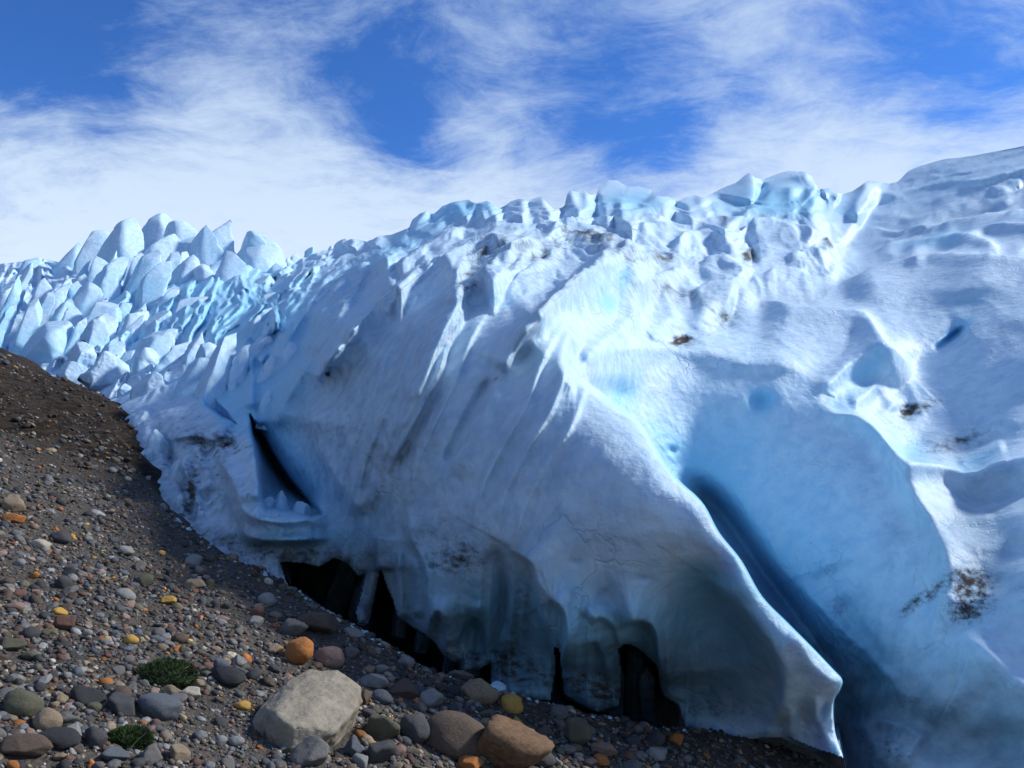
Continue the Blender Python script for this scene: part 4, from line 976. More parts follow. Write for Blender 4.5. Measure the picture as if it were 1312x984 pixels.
# ------------------------------------------------------------------ seracs: leaning tongues of ice
def serac(name, tip, base, hw, d, seed, lean=0.65, blue=0.35, dirt=0.0, murk_shade=0.0, edge=0.5, blunt=2.4, thick=0.9, rough=0.1, lab=None):
    rs = np.random.default_rng(seed)
    tip = np.array(tip, float); base = np.array(base, float)
    ax = tip - base; L = np.hypot(*ax); ax_n = ax / L
    perp = np.array([-ax_n[1], ax_n[0]])          # image space
    if perp[0] < 0: perp = -perp
    base = base - ax_n * L * 0.25; L = L * 1.38
    nt, na = (30, 46) if d < 30 else (22, 34)
    t = np.linspace(0, 1, nt)[:, None]; a = np.linspace(0, 2 * np.pi, na, endpoint=False)[None, :]
    tt = 1 - (1 - t) ** 1.25
    prof = (1 - tt ** blunt) ** rs.uniform(0.48, 0.8)
    thick = thick * rs.uniform(0.55, 1.0)
    prof = prof * (1 + 0.10 * np.sin(tt * 5 + rs.uniform(0, 6)))
    # cross section of soft facets: 0 = right, pi/2 = away, -pi/2 = to the camera
    nrmls = [(math.pi + rs.uniform(-0.25, 0.35), rs.uniform(0.75, 1.0)), (-math.pi / 2 + rs.uniform(0.35, 0.95), rs.uniform(0.55, 0.8)),
             (math.pi / 2 + rs.uniform(-0.4, 0.4), 1.0), (rs.uniform(-0.2, 0.4), rs.uniform(0.8, 1.0))]
    pw = 3.0 + 7.0 * edge
    tw = rs.uniform(-0.5, 0.5)
    acc = 0
    for an, dn in nrmls:
        acc = acc + np.maximum(np.cos(a - an - tw * (t - 0.5)) / dn, 0) ** pw
    r = acc ** (-1 / pw)
    r = r / np.abs(np.cos(a) * r).max(axis=1, keepdims=True)
    bend = rs.uniform(-0.12, 0.12)
    s_w = (np.cos(a) * r) * prof * hw
    s_d = (np.sin(a) * r) * prof * hw * thick
    off = bend * np.sin(tt * np.pi) * L
    px = base[0] + ax_n[0] * L * tt + perp[0] * (s_w + off)
    py = base[1] + ax_n[1] * L * tt + perp[1] * (s_w + off)
    dd = d + s_d * d / F + lean * tt * L * d / F
    P = unproj(px, py, dd)
    sc = hw * d / F
    q = P / sc
    nrm = fbm(q * 0.5 + seed * 3.1, 4, 0.5) * 0.34 + fbm(q * 0.9 + seed, 3, 0.5, True) * 0.36 + fbm(q * 2.6 + seed, 2, 0.5, True) * 0.09
    ctr = P.mean(axis=1, keepdims=True)
    dirn = P - ctr; ln = np.linalg.norm(dirn, axis=2, keepdims=True) + 1e-9
    P = P + dirn / ln * (nrm * sc * np.minimum(prof * 1.5, 1))[..., None]
    C0 = P.reshape(-1, 3).mean(0)
    for _ in range(7):
        nn = np.array([rs.uniform(-1, 1), rs.uniform(-1.0, -0.1), rs.uniform(-0.1, 0.9)]); nn /= np.linalg.norm(nn)
        h = (P - C0) @ nn
        over = np.clip(h - h.max() * rs.uniform(0.45, 0.8), 0, None)
        P = P - nn * (over * 0.92)[..., None]
    V = P.reshape(-1, 3)
    idx = np.arange(nt * na).reshape(nt, na)
    nxt = np.roll(idx, -1, axis=1)
    f = np.stack([idx[:-1], idx[1:], nxt[1:], nxt[:-1]], -1).reshape(-1, 4)
    bl = (blue * (1.25 - tt) + 0.15 * rs.random() + 0 * a).ravel() + 0.25 * perlin(q.reshape(-1, 3) * 0.5)  # bluer base: dense ice, and the crevices' blue shade put into the colour
    o = mesh_obj(name, V, f[:, ::-1], ICE, glacier, attrs={'blue': bl, 'dirt': np.full(len(V), dirt), 'rough': np.full(len(V), rough), 'murk_shade': np.full(len(V), murk_shade)})
    if lab: o['label'] = lab
    return o

SERACS = [((362, 632), (366, 662), 15, 8.5), ((384, 642), (390, 666), 10, 8.2), ((346, 640), (348, 668), 9, 8.6),
    ((340, 500), (334, 540), 9, 11.4), ((352, 455), (344, 495), 12, 13.0), ((376, 440), (362, 478), 10, 12.8), ((334, 405), (326, 440), 11, 19), ((400, 400), (376, 450), 12, 15.5), ((424, 372), (396, 418), 12, 17.5),
    ((450, 352), (426, 384), 13, 21), ((330, 352), (340, 385), 18, 33), ((366, 352), (358, 380), 15, 33),  # tip, base, half width, distance
    ((208, 271), (190, 330), 24, 47), ((236, 273), (230, 335), 20, 45), ((277, 275), (292, 340), 24, 44), ((318, 292), (330, 350), 22, 43), ((330, 310), (352, 372), 30, 42),
    ((134, 302), (116, 350), 24, 50), ((43, 327), (40, 352), 14, 56), ((100, 315), (88, 350), 18, 54), ((172, 290), (142, 380), 27, 41), ((200, 318), (168, 388), 16, 37),
    ((256, 290), (262, 350), 22, 43), ((220, 300), (205, 350), 22, 43),
    ((162, 333), (137, 388), 16, 37), ((182, 322), (155, 390), 12, 38), ((213, 339), (190, 398), 16, 33), ((230, 361), (212, 412), 15, 32), ((238, 328), (240, 380), 18, 37), ((266, 326), (240, 395), 14, 36),
    ((293, 326), (296, 405), 24, 35), ((120, 333), (124, 378), 18, 39), ((102, 352), (92, 392), 13, 37), ((52, 360), (44, 415), 22, 36), ((76, 368), (68, 396), 12, 35), ((118, 363), (108, 408), 17, 33),
    ((144, 382), (130, 425), 17, 30), ((178, 385), (150, 455), 19, 27), ((214, 404), (180, 446), 14, 27), ((262, 372), (234, 436), 19, 28), ((248, 406), (236, 458), 11, 25), ((270, 405), (257, 455), 13, 25),
    ((282, 392), (284, 445), 11, 26), ((312, 398), (298, 448), 13, 24), ((326, 384), (314, 425), 12, 28), ((352, 374), (328, 436), 15, 25), ((372, 372), (350, 430), 12, 26), ((390, 380), (352, 446), 12, 22),
    ((412, 378), (374, 436), 11, 21), ((384, 350), (360, 380), 20, 36), ((425, 348), (400, 372), 20, 33), ((350, 340), (345, 372), 24, 40),
    ((130, 408), (117, 434), 11, 26), ((222, 428), (186, 476), 18, 20), ((244, 432), (206, 482), 17, 18.5), ((252, 428), (226, 492), 10, 17.5), ((196, 452), (176, 486), 14, 19),
    ((300, 430), (292, 540), 26, 12.6), ((319, 436), (316, 545), 11, 12.4), ((280, 440), (260, 476), 13, 16), ((345, 432), (332, 478), 14, 15), ((362, 420), (340, 462), 12, 17), ((348, 470), (338, 505), 12, 13),
    ((10, 360), (2, 420), 26, 38), ((-30, 350), (-40, 420), 26, 40), ((28, 400), (0, 440), 22, 33), ((80, 412), (50, 462), 40, 28), ((262, 468), (236, 540), 22, 13.2), ((228, 486), (214, 545), 17, 13.2),
    ((460, 352), (430, 400), 16, 19), ((496, 334), (484, 366), 17, 17.5), ((478, 360), (450, 410), 10, 16.5), ((440, 375), (405, 430), 10, 17.5), ((430, 395), (390, 450), 8, 16),
]
for i, (tp, bs, hw, d) in enumerate(SERACS):
    serac('serac', tp, bs, hw * 1.25, d * (0.93 if tp[0] > 330 and d > 9.5 and d < 24 else 1), 100 + i, blue=0.18 if d > 20 else 0.28, dirt=0.0 if d > 20 else 0.12, blunt=[2.0, 2.8, 3.8][i % 3], edge=0.55 + 0.4 * ((i * 7) % 5) / 5)
FAR = [((382, 325), (378, 345), 12, 75), ((400, 317), (396, 340), 10, 74), ((412, 319), (408, 340), 9, 73), ((428, 316), (424, 340), 11, 72), ((442, 309), (440, 335), 13, 68), ((372, 330), (366, 348), 10, 72), ((420, 324), (414, 344), 8, 66)]
for i, (tp, bs, hw, d) in enumerate(FAR):
    serac('serac', tp, bs, hw, d, 300 + i, blue=0.45 if d < 60 else 0.3, blunt=3.0 if hw > 20 else 2.2, edge=0.7, thick=0.8)
# broken dirty blocks along the edge of the bank
BLOCKS = [((104, 440), (96, 472), 17, 21), ((150, 456), (124, 492), 24, 19.5), ((100, 468), (90, 492), 17, 20.5), ((160, 492), (157, 508), 9, 17), ((190, 478), (184, 526), 21, 15.5), ((180, 524), (174, 550), 13, 12.6), ((198, 524), (193, 552), 13, 12.8),
          ((196, 552), (190, 612), 20, 10.8), ((216, 580), (228, 650), 15, 9.6), ((222, 630), (238, 672), 10, 8.6), ((182, 565), (178, 605), 11, 10.6)]
for i, (tp, bs, hw, d) in enumerate(BLOCKS):
    serac('ice_block', tp, bs, hw, d, 500 + i, blue=0.05, dirt=0.30, blunt=4.5, edge=0.9, thick=1.0, rough=0.8, lean=0.05)

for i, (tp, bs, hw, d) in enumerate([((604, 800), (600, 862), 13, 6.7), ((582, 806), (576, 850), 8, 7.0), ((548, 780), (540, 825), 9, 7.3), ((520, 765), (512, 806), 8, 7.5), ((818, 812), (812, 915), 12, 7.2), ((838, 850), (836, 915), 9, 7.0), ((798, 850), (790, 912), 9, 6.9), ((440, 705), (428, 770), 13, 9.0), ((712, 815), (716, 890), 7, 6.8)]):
    serac('ice_pillar', tp, bs, hw, d, 600 + i, blue=0.3, dirt=0.35, murk_shade=0.85, blunt=5, thick=1.0, lean=0.0)
serac('ice_pillar', (490, 712), (466, 806), 13, 7.4, 902, blue=0.3, dirt=0.9, murk_shade=1.0, rough=0.9, blunt=6, thick=1.0)

# filler seracs between the ones traced
rs0 = np.random.default_rng(5)
for i in range(46):
    px = rs0.uniform(10, 330); top = np.interp(px, [0, 130, 180, 240, 330], [372, 345, 330, 325, 345])
    py = rs0.uniform(top, np.interp(px, [0, 100, 200, 330], [410, 430, 490, 470]))
    d = np.interp(py, [320, 380, 420, 470, 500], [43, 33, 27, 19.5, 15.5]) + 1.0
    hw = rs0.uniform(9, 17)
    serac('serac', (px + 10, py - 22), (px - 14, py + 38), hw, d, 700 + i, blue=0.3, edge=0.7)

for i in range(30):
    t_ = rs0.random(); px = 322 + 130 * t_ + rs0.uniform(-14, 14); py = 470 - 108 * t_ + rs0.uniform(-34, 20)
    D_, _, _ = glacier_depth(np.array([px]), np.array([py]))
    serac('serac', (px + 12, py - 17), (px - 12, py + 24), rs0.uniform(6, 12), float(D_[0]) * 0.985, 800 + i, blue=0.35, dirt=0.08, edge=0.8)

# ------------------------------------------------------------------ stones
def ico(sub):
    g = (1 + 5 ** 0.5) / 2
    v = [(-1, g, 0), (1, g, 0), (-1, -g, 0), (1, -g, 0), (0, -1, g), (0, 1, g), (0, -1, -g), (0, 1, -g), (g, 0, -1), (g, 0, 1), (-g, 0, -1), (-g, 0, 1)]
    f = [(0, 11, 5), (0, 5, 1), (0, 1, 7), (0, 7, 10), (0, 10, 11), (1, 5, 9), (5, 11, 4), (11, 10, 2), (10, 7, 6), (7, 1, 8), (3, 9, 4), (3, 4, 2), (3, 2, 6), (3, 6, 8), (3, 8, 9), (4, 9, 5), (2, 4, 11), (6, 2, 10), (8, 6, 7), (9, 8, 1)]
    v = [np.array(a, float) / np.linalg.norm(a) for a in v]
    for _ in range(sub):
        c = {}; nf = []
        def mid(a, b):
            k_ = (min(a, b), max(a, b))
            if k_ not in c:
                m_ = v[a] + v[b]; v.append(m_ / np.linalg.norm(m_)); c[k_] = len(v) - 1
            return c[k_]
        for a, b, d_ in f:
            x, y, z = mid(a, b), mid(b, d_), mid(d_, a)
            nf += [(a, x, z), (b, y, x), (d_, z, y), (x, y, z)]
        f = nf
    return np.array(v), np.array(f)
ICO = [ico(k) for k in range(5)]
def rock_verts(sub, seed, angular, flat=0.7, long=1.0, rough=0.10):
    """unit rock: a ball cut by random planes, then weathered"""
    rs = np.random.default_rng(seed)
    v = ICO[sub][0].copy()
    n = rs.normal(size=(13, 3)); n /= np.linalg.norm(n, axis=1)[:, None]
    if angular: n = n[:10]
    dcut = rs.uniform(0.48, 0.88, 13) if angular else rs.uniform(0.78, 1.0, 13)
    pw = 42.0 if angular else 12.0
    acc = 0
    for a, b in zip(n, dcut): acc = acc + np.maximum(v @ a / b, 0) ** pw
    acc = acc + (0.004 if angular else 1.0)
    v = v * np.minimum(acc ** (-1 / pw), 1.35)[:, None]
    if sub >= 1:
        v = v * (1 + rough * fbm(v * 1.6 + seed, 3) + (rough * 0.35 * fbm(v * 5 + seed, 2) if sub >= 3 else 0))[:, None]
    if angular and sub >= 2: v = v * (1 + 0.14 * fbm(v * 1.1 + seed * 1.7, 2, 0.5, True))[:, None]
    v = v / np.abs(v).max(axis=0)
    return v * np.array([1.0, 1.0 / long, flat])
STONE_COL = {
    'light grey': (0.21, 0.21, 0.20), 'grey': (0.115, 0.115, 0.11), 'dark grey': (0.048, 0.048, 0.05), 'blue-grey': (0.080, 0.092, 0.105), 'black': (0.022, 0.022, 0.024),
    'brown': (0.085, 0.058, 0.04), 'reddish brown': (0.13, 0.065, 0.045), 'tan': (0.22, 0.17, 0.11), 'rust-orange': (0.33, 0.12, 0.025), 'cream': (0.36, 0.32, 0.25),
    'olive': (0.085, 0.082, 0.05), 'pinkish': (0.22, 0.145, 0.115), 'yellow': (0.42, 0.25, 0.05)}
MATS = {}
for k_, c_ in STONE_COL.items():
    spots = 0.06 if k_ in ('tan', 'pinkish', 'grey') else 0.0
    MATS[k_] = rock_mat(k_.replace(' ', '_') + '_stone', tuple(0.85 * x for x in c_), tuple(1.2 * x for x in c_), 9.0, spots, (0.26, 0.13, 0.045))
MATS['big'] = rock_mat('pale_granite', (0.19, 0.165, 0.12), (0.27, 0.24, 0.18), 7.0)
MATS['rustbrown'] = rock_mat('brown_boulder', (0.095, 0.050, 0.020), (0.17, 0.10, 0.050), 7.0, 0.03, (0.20, 0.085, 0.03))
def ground_point(px, py):
    d = ground_depth(px, py)
    for _ in range(4):
        p = unproj(np.float64(px), np.float64(py), d)
        err = ground_z(p[0], p[1]) - p[2]
        # step along the ray until it meets the real relief
        d = d - err / (-( _sp + (H / 2 - py) / F * _cp) - SL * (px - W / 2) / F) * 1.0
    return unproj(np.float64(px), np.float64(py), d), d
ROCKS = []
placed = []
def place_rock(name, px, py, wpx, hpx, colr, label, angular, seed, rot=None, sub=3, mesh=None, group='loose stones on the gravel slope', sink=0.12):
    yb = py + hpx * 0.30
    P, d = ground_point(px, yb)
    rx = wpx / 2 * d / F * 1.06
    rz = hpx / 2 * d / F * 1.06
    rs = np.random.default_rng(seed)
    if mesh is None:
        V = rock_verts(sub, seed, angular, 1.0, 1.0)
        o = mesh_obj(name, V, ICO[sub][1], MATS[colr], smooth=not angular)
        if angular:
            o.data.polygons.foreach_set('use_smooth', np.ones(len(o.data.polygons), bool))
    else:
        o = bpy.data.objects.new(name, mesh); col.objects.link(o)
    ry = (rx + rz) * 0.5
    o.scale = (rx, ry, rz)
    o.rotation_euler = (rs.uniform(-.15, .15), math.atan(SL) * 0.6 + rs.uniform(-.12, .12), rs.uniform(-.4, .4))
    gz = float(ground_z(P[0], P[1] + ry * 0.3))
    o.location = (float(P[0]), float(P[1] + ry * 0.3), gz + rz * 0.56)
    tag(o, label, 'boulder' if name == 'boulder' else 'stone', group)
    placed.append((o.location.x, o.location.y, max(rx, ry)))
    return o
HERO = [  # name, x, y, w, h, colour, angular, label, short landmark name (or None)
    ('boulder', 656, 962, 104, 72, 'rustbrown', 1, 'rusty brown boulder at the lower edge of the photo with a sloping flat side', 'the rusty brown boulder'),
    ('boulder', 583, 948, 80, 54, 'brown', 0, 'dark brown-grey rounded boulder leaning against the rusty brown boulder', 'the dark brown-grey boulder'),
    ('boulder', 397, 967, 50, 46, 'grey', 1, 'mottled grey angular boulder tucked under the lower edge of the big pale boulder', 'the mottled grey angular boulder'),
    ('stone', 382, 838, 36, 34, 'rust-orange', 0, 'bright rust-orange rounded stone just beyond the big pale boulder', 'the rust-orange rounded stone'),
    ('stone', 422, 843, 42, 28, 'pinkish', 0, 'pinkish tan rounded stone resting behind the top of the big pale boulder', 'the pinkish tan stone'),
    ('stone', 408, 802, 58, 30, 'brown', 0, 'long brownish grey stone near the mouth of the dark ice cave', 'the long brownish stone'),
    ('stone', 374, 806, 40, 26, 'grey', 1, 'grey angular stone between the rust-orange stone and the long brownish stone', 'the grey angular stone'),
    ('stone', 612, 884, 58, 38, 'tan', 1, 'broad tan angular stone beside the small pale blue chunk of ice', 'the broad tan stone'),
    ('stone', 656, 904, 30, 24, 'yellow', 0, 'yellow-stained rounded stone just downhill of the broad tan stone', 'the yellow-stained stone'),
    ('stone', 490, 934, 46, 38, 'olive', 1, 'olive tan angular stone close to the downhill end of the big pale boulder', 'the olive tan stone'),
    ('stone', 450, 960, 28, 28, 'blue-grey', 1, 'small dark blue-grey angular stone below the big pale boulder', None),
    ('stone', 482, 967, 46, 36, 'dark grey', 1, 'dark slate-coloured stone in front of the olive tan stone', 'the dark slate stone'),
    ('stone', 530, 937, 42, 34, 'dark grey', 0, 'dark grey round stone between the olive tan stone and the dark brown-grey boulder', 'the dark round stone'),
    ('stone', 489, 895, 28, 18, 'blue-grey', 0, 'smooth blue-grey oval stone beside a brown one at the big pale boulder', 'the blue-grey oval stone'),
    ('stone', 466, 893, 22, 26, 'brown', 0, 'upright brown stone touching the downhill side of the big pale boulder', None),
    ('stone', 519, 886, 38, 24, 'brown', 1, 'dark brown wedge-shaped stone beyond the blue-grey oval stone', 'the brown wedge-shaped stone'),
    ('stone', 553, 896, 30, 26, 'light grey', 0, 'speckled light grey stone with a domed top in the middle of the stones', 'the speckled light grey stone'),
    ('stone', 480, 874, 38, 20, 'light grey', 1, 'pale grey flat stone just beyond the blue-grey oval stone', None),
    ('stone', 738, 942, 40, 38, 'olive', 1, 'greenish grey pointed stone downhill of the rusty brown boulder', 'the greenish grey pointed stone'),
    ('stone', 292, 870, 46, 24, 'black', 0, 'black low stone just uphill of the big pale boulder', 'the black low stone'),
    ('stone', 241, 889, 36, 18, 'cream', 1, 'cream triangular stone touching the lower edge of the dark moss cushion', 'the cream triangular stone'),
    ('stone', 218, 887, 26, 16, 'tan', 0, 'tan stone wedged between the cream triangular stone and the moss', None),
    ('stone', 202, 908, 56, 34, 'blue-grey', 0, 'blue-grey slate slab with a rounded back below the dark moss cushion', 'the blue-grey slate slab'),
    ('stone', 158, 904, 48, 26, 'dark grey', 1, 'dark slate stone lying against the uphill end of the blue-grey slab', 'the dark slate slab'),
    ('stone', 108, 893, 50, 22, 'black', 0, 'blackish flat stone lying uphill of both slate slabs', 'the blackish flat stone'),
    ('stone', 24, 905, 54, 36, 'olive', 0, 'large olive-grey rounded stone at the uphill edge of the photo', 'the olive-grey rounded stone'),
    ('stone', 83, 800, 30, 24, 'reddish brown', 1, 'reddish brown angular stone alone among fine gravel', 'the reddish brown stone'),
    ('stone', 15, 828, 30, 16, 'olive', 1, 'blocky olive-brown stone cut by the edge of the photo', 'the blocky olive stone'),
    ('stone', 16, 646, 32, 22, 'tan', 0, 'pale tan stone lying on top of an orange-brown one high on the slope', 'the pale tan stone'),
    ('stone', 19, 664, 32, 16, 'rust-orange', 0, 'orange-brown stone under the pale tan stone high on the slope', 'the orange-brown stone'),
    ('stone', 76, 689, 28, 18, 'dark grey', 0, 'dark grey rounded stone beside a pale one high on the slope', 'the dark rounded stone'),
    ('stone', 50, 698, 22, 14, 'cream', 0, 'pale cream rounded stone beside the dark rounded stone high on the slope', 'the pale cream stone'),
    ('stone', 160, 706, 24, 17, 'light grey', 0, 'light grey stone alone on fine gravel below the dirty ice blocks', 'the lone light grey stone'),
    ('stone', 215, 771, 19, 13, 'yellow', 0, 'small bright orange-yellow stone in the middle of the gravel slope', 'the orange-yellow stone'),
    ('stone', 311, 905, 20, 12, 'yellow', 0, 'yellow oval stone in the hollow uphill of the big pale boulder', 'the yellow oval stone'),
    ('stone', 280, 856, 24, 24, 'blue-grey', 1, 'upright blue-grey stone behind the black low stone', None),
    ('stone', 305, 848, 20, 17, 'light grey', 0, 'light grey egg-shaped stone beyond the black low stone', None),
    ('stone', 73, 948, 56, 20, 'black', 0, 'long black stone in front of the olive-grey rounded stone', 'the long black stone'),
    ('stone', 118, 945, 34, 34, 'dark grey', 1, 'dark stone beside the small bright moss cushion', 'the dark stone by the small moss'),
    ('stone', 58, 925, 34, 30, 'tan', 0, 'dull tan stone leaning on the olive-grey rounded stone', None),
    ('stone', 302, 951, 20, 12, 'light grey', 0, 'light grey oval pebble lying on bare grit uphill of the mottled boulder', None),
    ('stone', 226, 966, 30, 24, 'tan', 1, 'brown and yellow lumpy stone close to the small bright moss cushion', 'the lumpy yellow-brown stone'),
    ('stone', 92, 938, 28, 16, 'light grey', 0, 'light grey stone resting on the dark stones by the small moss', None),
    ('stone', 76, 896, 18, 16, 'tan', 1, 'little tan cone-shaped stone beside the blackish flat stone', None),
    ('stone', 30, 962, 60, 30, 'brown', 0, 'wide brown stone at the lowest uphill part of the photo', 'the wide brown stone'),
    ('stone', 140, 970, 42, 18, 'blue-grey', 0, 'blue-grey flat stone under the small bright moss cushion', None),
    ('stone', 190, 968, 32, 26, 'grey', 0, 'plain grey stone between the small moss cushion and the lumpy yellow-brown stone', None),
    ('stone', 452, 812, 28, 11, 'light grey', 0, 'flat light grey stone on the brink of the dark ice cave', 'the flat stone on the brink'),
    ('stone', 590, 864, 36, 14, 'grey', 0, 'flat grey stone at the brink of the cave beyond the broad tan stone', None),
    ('stone', 774, 962, 34, 20, 'pinkish', 0, 'pinkish stone near the lower edge downhill of the greenish grey pointed stone', 'the pinkish stone'),
    ('stone', 846, 968, 34, 20, 'light grey', 1, 'last light grey stone before the bare dark grit beneath the fin', 'the last light grey stone'),
    ('stone', 690, 972, 44, 26, 'dark grey', 0, 'dark stone leaning on the downhill side of the rusty brown boulder', None),
    ('stone', 600, 980, 34, 18, 'rust-orange', 0, 'rust-orange stone wedged between the two brown boulders', None),
    ('stone', 342, 770, 24, 16, 'light grey', 0, 'light grey rounded stone high above the rust-orange rounded stone', 'the light grey rounded stone'),
    ('stone', 246, 750, 30, 18, 'tan', 0, 'dull tan stone among grey cobbles beyond the orange-yellow stone', 'the dull tan stone'),
    ('stone', 770, 976, 24, 14, 'rust-orange', 0, 'small rust-orange stone below the pinkish stone at the lower edge', None),
]
for i, (nm, x, y, w_, h_, c_, ang, lab, short) in enumerate(HERO):
    o = place_rock(nm, x, y, w_, h_, c_, lab, bool(ang) or ('rounded' not in lab and 'oval' not in lab and 'round' not in lab and i % 4 != 3), 40 + i)
    ROCKS.append((short, x, y, o.location.copy()))

# the big pale boulder: a split slab with a broad upper face and a dark undercut side
def big_boulder():
    import bmesh
    P, d0 = ground_point(392, 950)
    pts = [(320, 936, .02), (335, 905, .08), (371, 871, .24), (398, 856, .36), (438, 858, .40), (462, 880, .34), (459, 905, .16), (428, 938, -.06), (376, 966, -.16), (352, 956, -.12),
           (351, 915, -.10), (372, 930, -.15), (325, 955, .25), (450, 940, .45), (380, 900, .50), (360, 985, .15), (430, 975, .25), (344, 965, .10)]
    bm = bmesh.new()
    for x, y, dd in pts: bm.verts.new(unproj(np.float64(x), np.float64(y), d0 + dd))
    res = bmesh.ops.convex_hull(bm, input=bm.verts)
    bmesh.ops.delete(bm, geom=[g for g in res['geom_interior'] if isinstance(g, bmesh.types.BMVert)], context='VERTS')
    bmesh.ops.triangulate(bm, faces=bm.faces)
    es = [e for e in bm.edges]
    bmesh.ops.bevel(bm, geom=es, offset=0.012, segments=2, affect='EDGES', profile=0.5)
    bmesh.ops.triangulate(bm, faces=bm.faces)
    for _ in range(7):
        long_e = [e for e in bm.edges if e.calc_length() > 0.016]
        if not long_e: break
        bmesh.ops.subdivide_edges(bm, edges=long_e, cuts=1)
        bmesh.ops.triangulate(bm, faces=[f_ for f_ in bm.faces if len(f_.verts) > 3])
    bm.normal_update()
    co = np.array([v.co[:] for v in bm.verts]); no = np.array([v.normal[:] for v in bm.verts])
    co = co + no * (0.016 * fbm(co * 7, 4) + 0.010 * fbm(co * 16 + 4, 3, 0.5, True))[:, None]
    base = np.array([P[0], P[1] + 0.15, P[2]])
    fs = np.array([[v.index for v in f_.verts] for f_ in bm.faces]) if not bm.verts.index_update() else None
    bm.free()
    o = mesh_obj('boulder', co - base, fs, MATS['big'])
    o.location = base
    tag(o, 'large pale beige angular boulder with a broad flat upper face and a dark undercut side', 'boulder', 'loose stones on the gravel slope')
    placed.append((base[0], base[1], 0.27))
    ROCKS.append(('the big pale boulder', 392, 905, o.location.copy()))
big_boulder()

# two moss cushions
def moss(px, py, wpx, hpx, label, c1, c2, seed):
    P, d = ground_point(px, py + hpx * 0.3)
    rx, rz = wpx / 2 * d / F, hpx / 2 * d / F
    e = bpy.data.objects.new('moss_cushion', None); col.objects.link(e)
    e.location = (P[0], P[1] + rx * 0.3, P[2])
    tag(e, label, 'moss')
    m, t, p = new_mat('moss_green')
    g = t.node('ShaderNodeTexCoord').outputs['Object']
    t.put(p.inputs['Base Color'], t.mix(t.ramp(t.noise(g, 40, 4), 0.35, 0.7), c1, c2)); p.inputs['Roughness'].default_value = 0.9
    v = ICO[3][0].copy()
    v = v * (1 + 0.28 * fbm(v * 1.9 + seed, 3))[:, None] * np.array([rx, rx * 0.7, rz * 1.0])
    mesh_obj('mound', v * 0.93, ICO[3][1], m, e)
    rs = np.random.default_rng(seed)
    n = 5200
    k = rs.integers(0, len(ICO[3][1]), n)
    b = rs.dirichlet((1, 1, 1), n)
    c = (v[ICO[3][1][k]] * b[:, :, None]).sum(1)
    keep = c[:, 2] > -rz * 0.3; c = c[keep]; n = len(c)
    nn = c / np.array([rx, rx * 0.7, rz]) ** 2; nn /= np.linalg.norm(nn, axis=1)[:, None]
    dr = nn + rs.normal(size=(n, 3)) * 0.45 + np.array([0, 0, 0.35]); dr /= np.linalg.norm(dr, axis=1)[:, None]
    sd2 = np.cross(dr, rs.normal(size=(n, 3))); sd2 /= np.linalg.norm(sd2, axis=1)[:, None]
    L = rs.uniform(0.010, 0.024, n)[:, None] * (d / 4.5)
    Vs = np.stack([c * 0.95 - sd2 * 0.0028 , c * 0.95 + sd2 * 0.0028, c + dr * L], 1).reshape(-1, 3)
    o = mesh_obj('leaves', Vs, np.arange(n * 3).reshape(-1, 3), m, e, smooth=False)
    o['kind'] = 'stuff'
    placed.append((P[0], P[1] + rx * 0.3, rx))
    ROCKS.append((('the dark moss cushion' if hpx > 38 else 'the small moss cushion'), px, py, e.location.copy()))
moss(206, 860, 84, 44, 'dark green moss cushion growing among the stones', (0.010, 0.026, 0.005), (0.045, 0.075, 0.014), 3)
moss(160, 944, 58, 34, 'small brighter green moss cushion at the lowest part of the slope', (0.012, 0.028, 0.006), (0.06, 0.11, 0.018), 4)
# dry twig beside the small moss
def twig():
    P, d = ground_point(158, 972)
    pts = [Vector(P), Vector(P) + Vector((0.03, 0.03, 0.05)), Vector(P) + Vector((0.07, 0.04, 0.085))]
    V, Fc = [], []
    for i, p_ in enumerate(pts):
        r = 0.0028 * (1 - 0.3 * i)
        for a in range(6): V.append((p_.x + r * math.cos(a * math.pi / 3), p_.y, p_.z + r * math.sin(a * math.pi / 3)))
    for i in range(2):
        for a in range(6): Fc.append((i * 6 + a, i * 6 + (a + 1) % 6, i * 6 + 6 + (a + 1) % 6, i * 6 + 6 + a))
    tag(mesh_obj('twig', V, Fc, MATS['tan']), 'thin dry twig sticking up beside the small moss cushion', 'twig')
twig()
# small chunk of ice at the foot of the flutes
def ice_chunk():
    P, d = ground_point(636, 884)
    v = rock_verts(3, 77, True, 0.6)
    s = 13 * d / F
    o = mesh_obj('ice_chunk', v * s, ICO[3][1], ICE, attrs={'blue': np.full(len(v), 0.15), 'dirt': np.zeros(len(v)), 'rough': np.full(len(v), 0.2)})
    o.location = (P[0], P[1], P[2] + s * 0.3); o.rotation_euler = (0, 0.4, 0)
    tag(o, 'small pale blue chunk of ice behind the broad tan stone', 'ice chunk')
ice_chunk()

# ---- the next largest stones, each a thing with its own description
variants = {}
def variant(colr, ang, k_):
    key = (colr, ang, k_)
    if key not in variants:
        V = rock_verts(2, 900 + k_ + (50 if ang else 0), ang, 1.0)
        me_o = mesh_obj('stone', V, ICO[2][1], MATS[colr]); me = me_o.data
        bpy.data.objects.remove(me_o)
        variants[key] = me
    return variants[key]
land = [(s_, x_, y_, l_) for s_, x_, y_, l_ in ROCKS if s_]
rsA = np.random.default_rng(21)
used_labels = set()
def spread(rs_, n):
    """spots on the slope, thinner with distance"""
    x = rs_.uniform(-60, 1120, n); y = rs_.uniform(560, 1060, n)
    return x, y
toe_y = lambda x: np.interp(x, [a for a, b in TOE_PX if a != 180], [b for a, b in TOE_PX if a != 180])
pal = ['grey', 'dark grey', 'light grey', 'blue-grey', 'brown', 'tan', 'reddish brown', 'olive', 'pinkish', 'cream', 'rust-orange', 'yellow', 'black']
